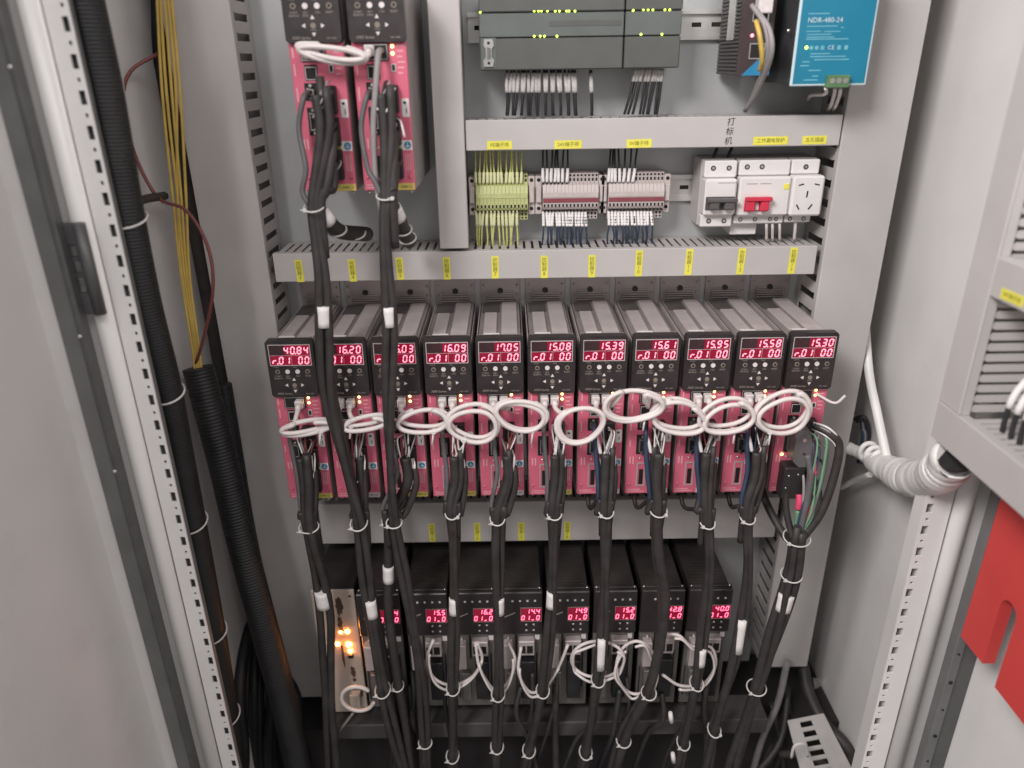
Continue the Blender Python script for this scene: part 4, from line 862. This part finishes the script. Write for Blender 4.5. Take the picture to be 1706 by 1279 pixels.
MB().box(cx - 20, cx + 8, 177, 200, Z2 + 2, Z2 + 50, 2).build('plug_body', 'black', t)
for x, z in ((-14, 38), (-2, 40), (-16, 20)): m = MB(); m.dome(cx + x, Z2 + z, 200, 1.5); m.build('screw', 'screw', t)
m = MB(); m.dome(cx - 18, Z2 + 58, 177, 2.0); m.build('lamp', 'led_yellow', t)

# ------------------------------------------------------------------ white patch leads looped between neighbours
def coil(label, A, B, c, rx, rz, turns, d, r=3.0, tilt=0.0, a0=115, a1=65, mt='cable_white', plugs=True, group='white patch leads', wob=0.06, seed=1, tiexz=None):
    rr = random.Random(seed); pts = []
    tot = 360 * turns + (360 - (a0 - a1)); n = int(tot / 18)
    A = Vector(A); B = Vector(B)
    for k in range(n + 1):
        f = k / n; a = R(a0 + tot * f)
        s = 1 + wob * math.sin(f * 9 + seed) + .05 * math.sin(2 * a + seed * 1.7) + .04 * math.sin(3 * a + seed); x = rx * s * math.cos(a); zz = rz * s * math.sin(a)
        pts.append(Vector((c[0] + x * math.cos(tilt) - zz * math.sin(tilt), d + 5 * math.sin(f * 5 + seed) + 4 * (f - .5) * turns, c[1] + x * math.sin(tilt) + zz * math.cos(tilt) + 2 * math.sin(f * 7))))
    head = [A, A + Vector((0, 16, -5)), (A + Vector((0, 20, -12))).lerp(pts[0], .5)]
    tail = [(B + Vector((0, 20, -12))).lerp(pts[-1], .5), B + Vector((0, 16, -5)), B]
    P = spline(head + pts + tail, 3); low = min(P, key=lambda p: p.z)
    t = thing('patch_lead', label, 'cable', tuple(low), group); MB().tube(P, r, 8).build('lead', mt, t)
    if plugs:
        for q in (A, B):
            m = MB(); m.box(q.x - 5.2, q.x + 5.2, q.y - 1, q.y + 9, q.z - 5.5, q.z + 5.5, 1.2); po = m.build('plug', 'plug', t)
            m = MB(); m.tube([(q.x, q.y + 8, q.z), (q.x, q.y + 15, q.z - 4)], [4.4, 3.4], 10); m.build('boot', 'cable_white', po)
    if tiexz is not None:
        k = min(pts, key=lambda p: (p.x - tiexz[0]) ** 2 + (p.z - tiexz[1]) ** 2); m = MB(); m.ring(k, 3.2, 6, 1.1, 0.5, n=16); m.tube([k + Vector((0, 5, 0)), k + Vector((-2, 9, -14))], 1.3, 5); m.build('cable_tie', 'nylon', t)
    return t
LOOPS = [(512, 712, 46, 9, 1, R(11), 216), (610, 704, 40, 8, 1, R(9), 214), (705, 700, 42, 17, 1, 0, 208), (789, 705, 41, 29, 2, 0, 212), (868, 692, 44, 22, 2, R(-8), 214), (966, 708, 41, 27, 2, R(10), 214), (1056, 676, 47, 24, 2, 0, 218), (1131, 695, 46, 25, 2, R(-10), 212), (1212, 694, 46, 22, 2, R(12), 214), (1304, 688, 44, 30, 2, 0, 216)]
for i, (px, py, rx, rz, n, tl, d) in enumerate(LOOPS):
    q = at(px, py, d)
    coil('looped white patch lead joining %s and %s pink modules from the yellow cables' % (ORD[i], ORD[i + 1]), (MX[i] + 4, 180, Z2 + 145), (MX[i + 1] - 9, 180, Z2 + 145), (q[0], q[2]), rx * .72, rz * .84, n, d, tilt=tl, seed=i + 2, wob=0.07, tiexz=(q[0] + (-20 if i % 2 else 14), q[2] - rz))
q = at(548, 88, 212)
coil('flat white patch lead looped between the upper pair of pink modules', (-203 - 8, 180, Z1 + 146), (-136 - 9, 180, Z1 + 146), (q[0], q[2]), 33, 6.5, 1, 200, r=2.8, tilt=R(-9), seed=31)
wire([(-136 + 3, 184, Z1 + 146), (-136 + 2, 198, Z1 + 142), (-136 - 2, 206, Z1 + 110), (-136 - 8, 206, Z1 + 70), (-136 - 10, 205, Z1 + 20), (-136 - 6, 208, Z1 - 20)], 3.4, 'cable_grey', None, None, 'grey network cable hanging down the upper pink module', None, cat='cable')
wire([(-136 + 12, 178, Z1 + 78), (-136 + 20, 196, Z1 + 76), (-136 + 24, 200, Z1 + 60)], 1.2, 'sleeve', None, None, 'thin pale wire stub on the upper pink module', None)
wire([(MX[10] + 14, 178, Z2 + 146), (MX[10] + 34, 190, Z2 + 138), (MX[10] + 44, 194, Z2 + 150)], 1.8, 'cable_white', None, None, 'short pale lead at the side of the module reading 15.30', None, cat='cable')
# lower row leads
def ell(cx, cy, rx, ry, a0, a1): return [(cx + rx * math.cos(R(a)), cy + ry * math.sin(R(a))) for a in range(a0, a1, 20)]
LR = [([(722, 1066), (712, 1095), (722, 1128), (752, 1141), (786, 1128), (803, 1098), (795, 1070)], 'second', 'third'), ([(792, 1070), (800, 1115), (826, 1150), (850, 1130), (858, 1098), (846, 1070)], 'third', 'fourth'),
      ([(868, 1078), (864, 1120), (882, 1152), (906, 1146), (930, 1112), (946, 1074)], 'fourth', 'fifth'), (ell(996, 1098, 44, 30, -60, 320), 'fifth', 'sixth'), (ell(1060, 1112, 33, 44, -110, 270), 'sixth', 'seventh'),
      ([(1102, 1056), (1130, 1058), (1152, 1076), (1184, 1078), (1192, 1108), (1172, 1138), (1134, 1142), (1104, 1124)], 'seventh', 'eighth')]
for i, (pp, n0, n1) in enumerate(LR):
    P = spline([at(x, y, 194 + 4 * math.sin(k)) for k, (x, y) in enumerate(pp)], 6); low = min(P, key=lambda p: p.z)
    t = thing('patch_lead', 'loose pale patch lead between %s and %s black modules from the beige unit' % (n0, n1), 'cable', tuple(low), 'pale patch leads of the lower row')
    MB().tube(P, 2.3, 8).build('lead', 'cable_white', t)
    P2 = [p + Vector((2.5 * math.sin(k * .2), 4, -4.5 + 2.5 * math.sin(k * .3 + i))) for k, p in enumerate(P)]
    MB().tube(P2[4:-5], 2.0, 8).build('lead', 'cable_white', t)
q = at(596, 1164, 205)
pts = [(q[0] + 24 * math.cos(R(a)), 205 + 3 * math.sin(R(a)), q[2] + 27 * math.sin(R(a))) for a in range(40, 345, 15)]
wire(pts, 3.0, 'cable_white', None, None, 'open white cable ring in front of the stained beige unit', None, cat='cable')
wire([at(588, 1188, 200), at(575, 1205, 196), at(565, 1218, 190)], 2.0, 'cable_grey', None, None, 'pale wire stub under the stained beige unit', None)

# dark leads crowding below the lower row
rk = random.Random(11)
for k in range(17):
    x = rk.uniform(-215, 315); a = (x, rk.uniform(172, 186), rk.uniform(-905, -850)); xx = x + rk.uniform(-45, 25)
    p = spline([a, (x + rk.uniform(-8, 8), 192, a[2] - 40), ((x + xx) / 2, rk.uniform(176, 196), -985), (xx, rk.uniform(150, 185), -1080), (xx - 10, 130, -1240)], 6)
    MB().tube(p, rk.uniform(2.5, 5.5), 8).build('cable', rk.choice([rb, rb, 'conduit', 'wire_black']), None, 'dark lead dropping from the lower row into the cabinet floor', 'cable', 'dark leads below the lower row')
for px, py in ((1116, 1195), (1120, 1262)):
    q = at(px, py, 205); p = [Vector(q) + Vector((0, 0, 10)), Vector(q) + Vector((3, 0, -10))]
    MB().tube([p[0], p[0].lerp(p[1], .5), p[1]], [3.0, 3.6, 3.2], 8).build('marker_sleeve_tag', 'sleeve', None, 'loose white marker tag among the dark cables by the cabinet floor', 'tag', 'white marker tags near the floor')

# ------------------------------------------------------------------ left side conduits
def conduit(pts, r, label, pitch=3.6, depth=0.45, ties=(), parent=None):
    p = spline([at(*q) for q in pts], 10); L = [0]
    for a, b in zip(p, p[1:]): L.append(L[-1] + (b - a).length)
    n = int(L[-1] / (pitch / 4)); P = []; Rr = []; j = 0
    for k in range(n + 1):
        s = L[-1] * k / n
        while j < len(p) - 2 and L[j + 1] < s: j += 1
        P.append(p[j].lerp(p[j + 1], min(1, (s - L[j]) / max(1e-6, L[j + 1] - L[j])))); Rr.append(r + (depth if k % 4 in (1, 2) else 0))
    t = thing('corrugated_conduit', label, 'conduit', tuple(p[-1])); MB().tube(P, Rr, 16).build('tube', 'conduit', t)
    for z in ties: c = at_z(p, z); m = MB(); m.ring(c, r + 2.4, r + 2.4, 1.2, 6); m.build('cable_tie', 'nylon', t)
    return t, p
conduit([(128, -60, 270), (150, 40, 270), (176, 160, 270), (206, 330, 270), (240, 500, 270), (275, 640, 262), (298, 760, 256), (325, 900, 252), (353, 1050, 248), (378, 1200, 246), (396, 1330, 244)], 17, 'thick black corrugated conduit running down beside the perforated rail', ties=[at(210, 365, 270)[2], at(280, 655, 262)[2], at(315, 868, 252)[2], at(352, 1052, 248)[2], at(376, 1190, 246)[2]])
conduit([(330, 612, 150), (348, 680, 160), (374, 780, 170), (402, 900, 180), (436, 1030, 190), (468, 1150, 195), (500, 1290, 200)], 19, 'ribbed black conduit holding the yellow cables', pitch=4.6, depth=0.9)
conduit([(372, 640, 110), (392, 760, 118), (412, 880, 124), (438, 1000, 130), (470, 1120, 140), (505, 1260, 150), (520, 1330, 150)], 11, 'slim black conduit between the yellow cables and the vertical duct', pitch=4.0, depth=0.3)
for k, (a, b, c) in enumerate(((272, 298, 322), (276, 304, 326), (282, 308, 329), (286, 300, 331), (290, 312, 333))):
    wire([at(a - 12 + k, -40, 112), at(a - 2 + 3 * k, 150, 114), at(b - 10 + 2 * k, 330, 118), at(b + 4, 460, 130), at(c, 590, 150), at(c + 4, 640, 158)], 1.8, 'wire_yellow', None, None, 'yellow cable running down into the ribbed black conduit', 'yellow cables in the recess', cat='cable')
wire([at(262, 90, 90), at(218, 118, 110), at(206, 165, 120), at(222, 250, 130), at(262, 328, 140), at(310, 350, 150), at(346, 410, 160), at(355, 480, 165), at(340, 560, 160), at(326, 606, 152)], 2.1, 'wire_red', None, None, 'thin dark red cable curving across the yellow cables', None, cat='cable')
wire([at(216, 345, 200), at(240, 332, 170), at(275, 326, 120)], 5, 'rubber', None, None, 'short black branch leaving the thick conduit', None, cat='cable')
wire([at(262, -40, 20), at(268, 150, 22), at(282, 330, 30), at(292, 470, 40), at(318, 640, 60), at(350, 800, 80)], 9, 'conduit', None, None, 'black cable running behind the yellow cables', None, cat='cable')
wire([at(270, -40, 6), at(282, 150, 6), at(318, 340, 8), at(350, 500, 8), at(378, 660, 10), at(404, 820, 20)], 15, 'alu_dark', None, None, 'wide dark brown tube hugging the wide vertical duct', None, cat='cable')  # dark brown tube along the strip beside the wide duct
rk = random.Random(5)
for k in range(8):  # added hoses thicken the cable mass and darken the shaded corner
    x0 = 392 + 13 * k + rk.uniform(-5, 5); d0 = 96 + rk.uniform(0, 60); y0 = 1000 + 18 * ((k * 3) % 5) + (30 if k < 3 else 0)
    wire([at(432 + 2 * k, 1010 + 6 * k, 30), at(430 * .5 + x0 * .5, 1060 + 6 * k, d0 * .7), at(x0 + rk.uniform(-4, 8), 1160, d0 + 30), at(x0 + 6 + rk.uniform(-8, 8), 1250, d0 + 40), at(x0 + 10, 1340, d0 + 40)], rk.uniform(6, 10.5), 'conduit', None, None, 'black hose added among dark cables to deepen the shade below the ribbed conduit', 'added black hoses at the cabinet foot', cat='hose')
# ------------------------------------------------------------------ right side: taped bundle, tube, bottom clutter
p = spline([at(1405, 742, 60), at(1440, 758, 110), at(1478, 780, 170), at(1520, 797, 240), at(1556, 792, 300), at(1580, 776, 338), at(1592, 756, 352)], 14)
rr = random.Random(9); rs = []
for k in range(len(p)):
    f = k / (len(p) - 1); base = 8 + 14.5 * min(1, max(0, (f - .12) / .3)); rs.append(base + 0.7 * math.sin(k * .33) + rr.uniform(-.55, .55) * min(1, f * 4))
t = thing('taped_cable_bundle', 'thick cable bundle wrapped in white tape rising into the door duct', 'cable', tuple(min(p, key=lambda v: v.z)))
p = [v + Vector((rr.uniform(-.7, .7), rr.uniform(-.7, .7), rr.uniform(-.7, .7))) for v in p]
MB().tube(p[:-5], rs[:-5], 20).build('tape_wrap', 'tape', t); MB().tube(p[-6:], [r_ * .85 for r_ in rs[-6:]], 20).build('black_end', 'black', t)  # last stretch is a black end piece below the door duct
for k in range(3):
    c = at(1446 + 8 * k, 752 + 5 * k, 120 + 10 * k); pts = [(c[0] + 11 * math.cos(R(a)), c[1] + 3 * k, c[2] + 13 * math.sin(R(a))) for a in range(30 * k, 300 + 30 * k, 25)]
    MB().tube(spline(pts, 4), 3.6, 8).build('loop', 'tape', t)
m = MB(); c = at(1455, 788, 150); m.dome(c[0], c[2], c[1], 4); m.build('tie_head', 'nylon', t)
wire([at(1440, 520, 40), at(1448, 620, 80), at(1462, 690, 120), at(1480, 775, 170)], 6.5, 'tape', None, None, 'straight white tube slanting down to the taped bundle', None, cat='tube')
for k in range(4):
    wire([at(1418 + 3 * k, 690 + 4 * k, 10 + 8 * k), at(1432 + 3 * k, 695, 20 + 8 * k), at(1438 + 3 * k, 725, 40), at(1430 + 2 * k, 770, 30)], 3.2, ('wire_blue', 'cable_grey', 'wire_blue', 'rubber')[k], None, None, 'dark bluish cable behind the taped bundle', 'bluish cables beside the wide duct', cat='cable')
wire([at(1400, 812, 30), at(1425, 800, 60), at(1450, 790, 110)], 4.5, 'tape', None, None, 'thin white taped branch behind the thick taped bundle', None, cat='cable')
wire([at(1338, 1105, 60), at(1346, 1150, 90), at(1370, 1200, 130), at(1412, 1246, 170), at(1434, 1300, 190)], 10.5, rb, None, None, 'thick black cable leaving the foot of the wide vertical duct', None, cat='cable')
wire([at(1300, 1255, 150), at(1340, 1258, 170), at(1376, 1274, 180), at(1410, 1300, 190)], 7, rb, None, None, 'black cable crossing the perforated tray at the floor', None, cat='cable')
wire([at(1312, 1100, 90), at(1296, 1170, 110), at(1270, 1230, 120), at(1250, 1300, 120)], 6, 'cable_grey', None, None, 'grey cable falling beside the foot of the wide duct', None, cat='cable')
rk = random.Random(21)
for k in range(5):
    a_ = at(1278 + rk.uniform(0, 45), 1150 + rk.uniform(-20, 40), 70 + rk.uniform(0, 60)); b_ = at(1270 + rk.uniform(-20, 40), 1300, 130 + rk.uniform(-40, 40))
    wire([a_, ((a_[0] + b_[0]) / 2 + rk.uniform(-25, 25), (a_[1] + b_[1]) / 2 + 15, (a_[2] + b_[2]) / 2), b_, (b_[0], b_[1], -1180)], rk.uniform(3, 6), rb, None, None, 'dark cable tangled at the floor beside the perforated tray', 'tangled cables in the floor corner', cat='cable')
t = thing('perforated_tray', 'pale perforated metal tray lying at the cabinet floor', 'tray', (470, 200, -1100))
a, b, c2, d2 = Vector(at(1312, 1200, 150)), Vector(at(1372, 1188, 150)), Vector(at(1445, 1330, 215)), Vector(at(1350, 1345, 215))
m = MB(); N = 9
def q4(u, v): return (a.lerp(d2, v)).lerp(b.lerp(c2, v), u)
for j in range(N):
    v0, v1, vm = j / N, (j + 1) / N, (j + .62) / N
    for (u0, u1, w0, w1) in ((0, .3, v0, v1), (.62, 1, v0, v1), (.3, .62, v0, v0 + .38 / N)):
        P = [q4(u0, w0), q4(u1, w0), q4(u1, w1), q4(u0, w1)]; m.add([tuple(x) for x in P] + [(x.x, x.y, x.z - 2) for x in P], [(0, 1, 2, 3), (7, 6, 5, 4), (0, 4, 5, 1), (1, 5, 6, 2), (2, 6, 7, 3), (3, 7, 4, 0)])
m.build('tray_plate', 'duct_inner', t)
m = MB(); m.tube(spline([at(1318, 1262, 200), at(1324, 1242, 202), at(1340, 1240, 202), at(1346, 1260, 200)], 5), 2.2, 7); m.build('clip', 'nylon', t)
t = thing('plastic_film', 'crumpled grey plastic film behind the thick black cable', 'film', at(1380, 1215, 60))
m = MB(); rr = random.Random(2); G = 7; V = []
for j in range(G):
    for i in range(G): q = at(1352 + 42 * i / (G - 1) + rr.uniform(-3, 3) + 4 * math.sin(j), 1130 + 95 * j / (G - 1), 40 + rr.uniform(-9, 9)); V.append(q)
fs = [(j * G + i, j * G + i + 1, (j + 1) * G + i + 1, (j + 1) * G + i) for j in range(G - 1) for i in range(G - 1)]
V2 = [(x, d - 1, z) for x, d, z in V]; o_ = len(V)
m.add(V + V2, fs + [tuple(k + o_ for k in f[::-1]) for f in fs], True); m.build('sheet', 'film', t)

for o in bpy.data.objects:
    if '_o' in o: del o['_o']
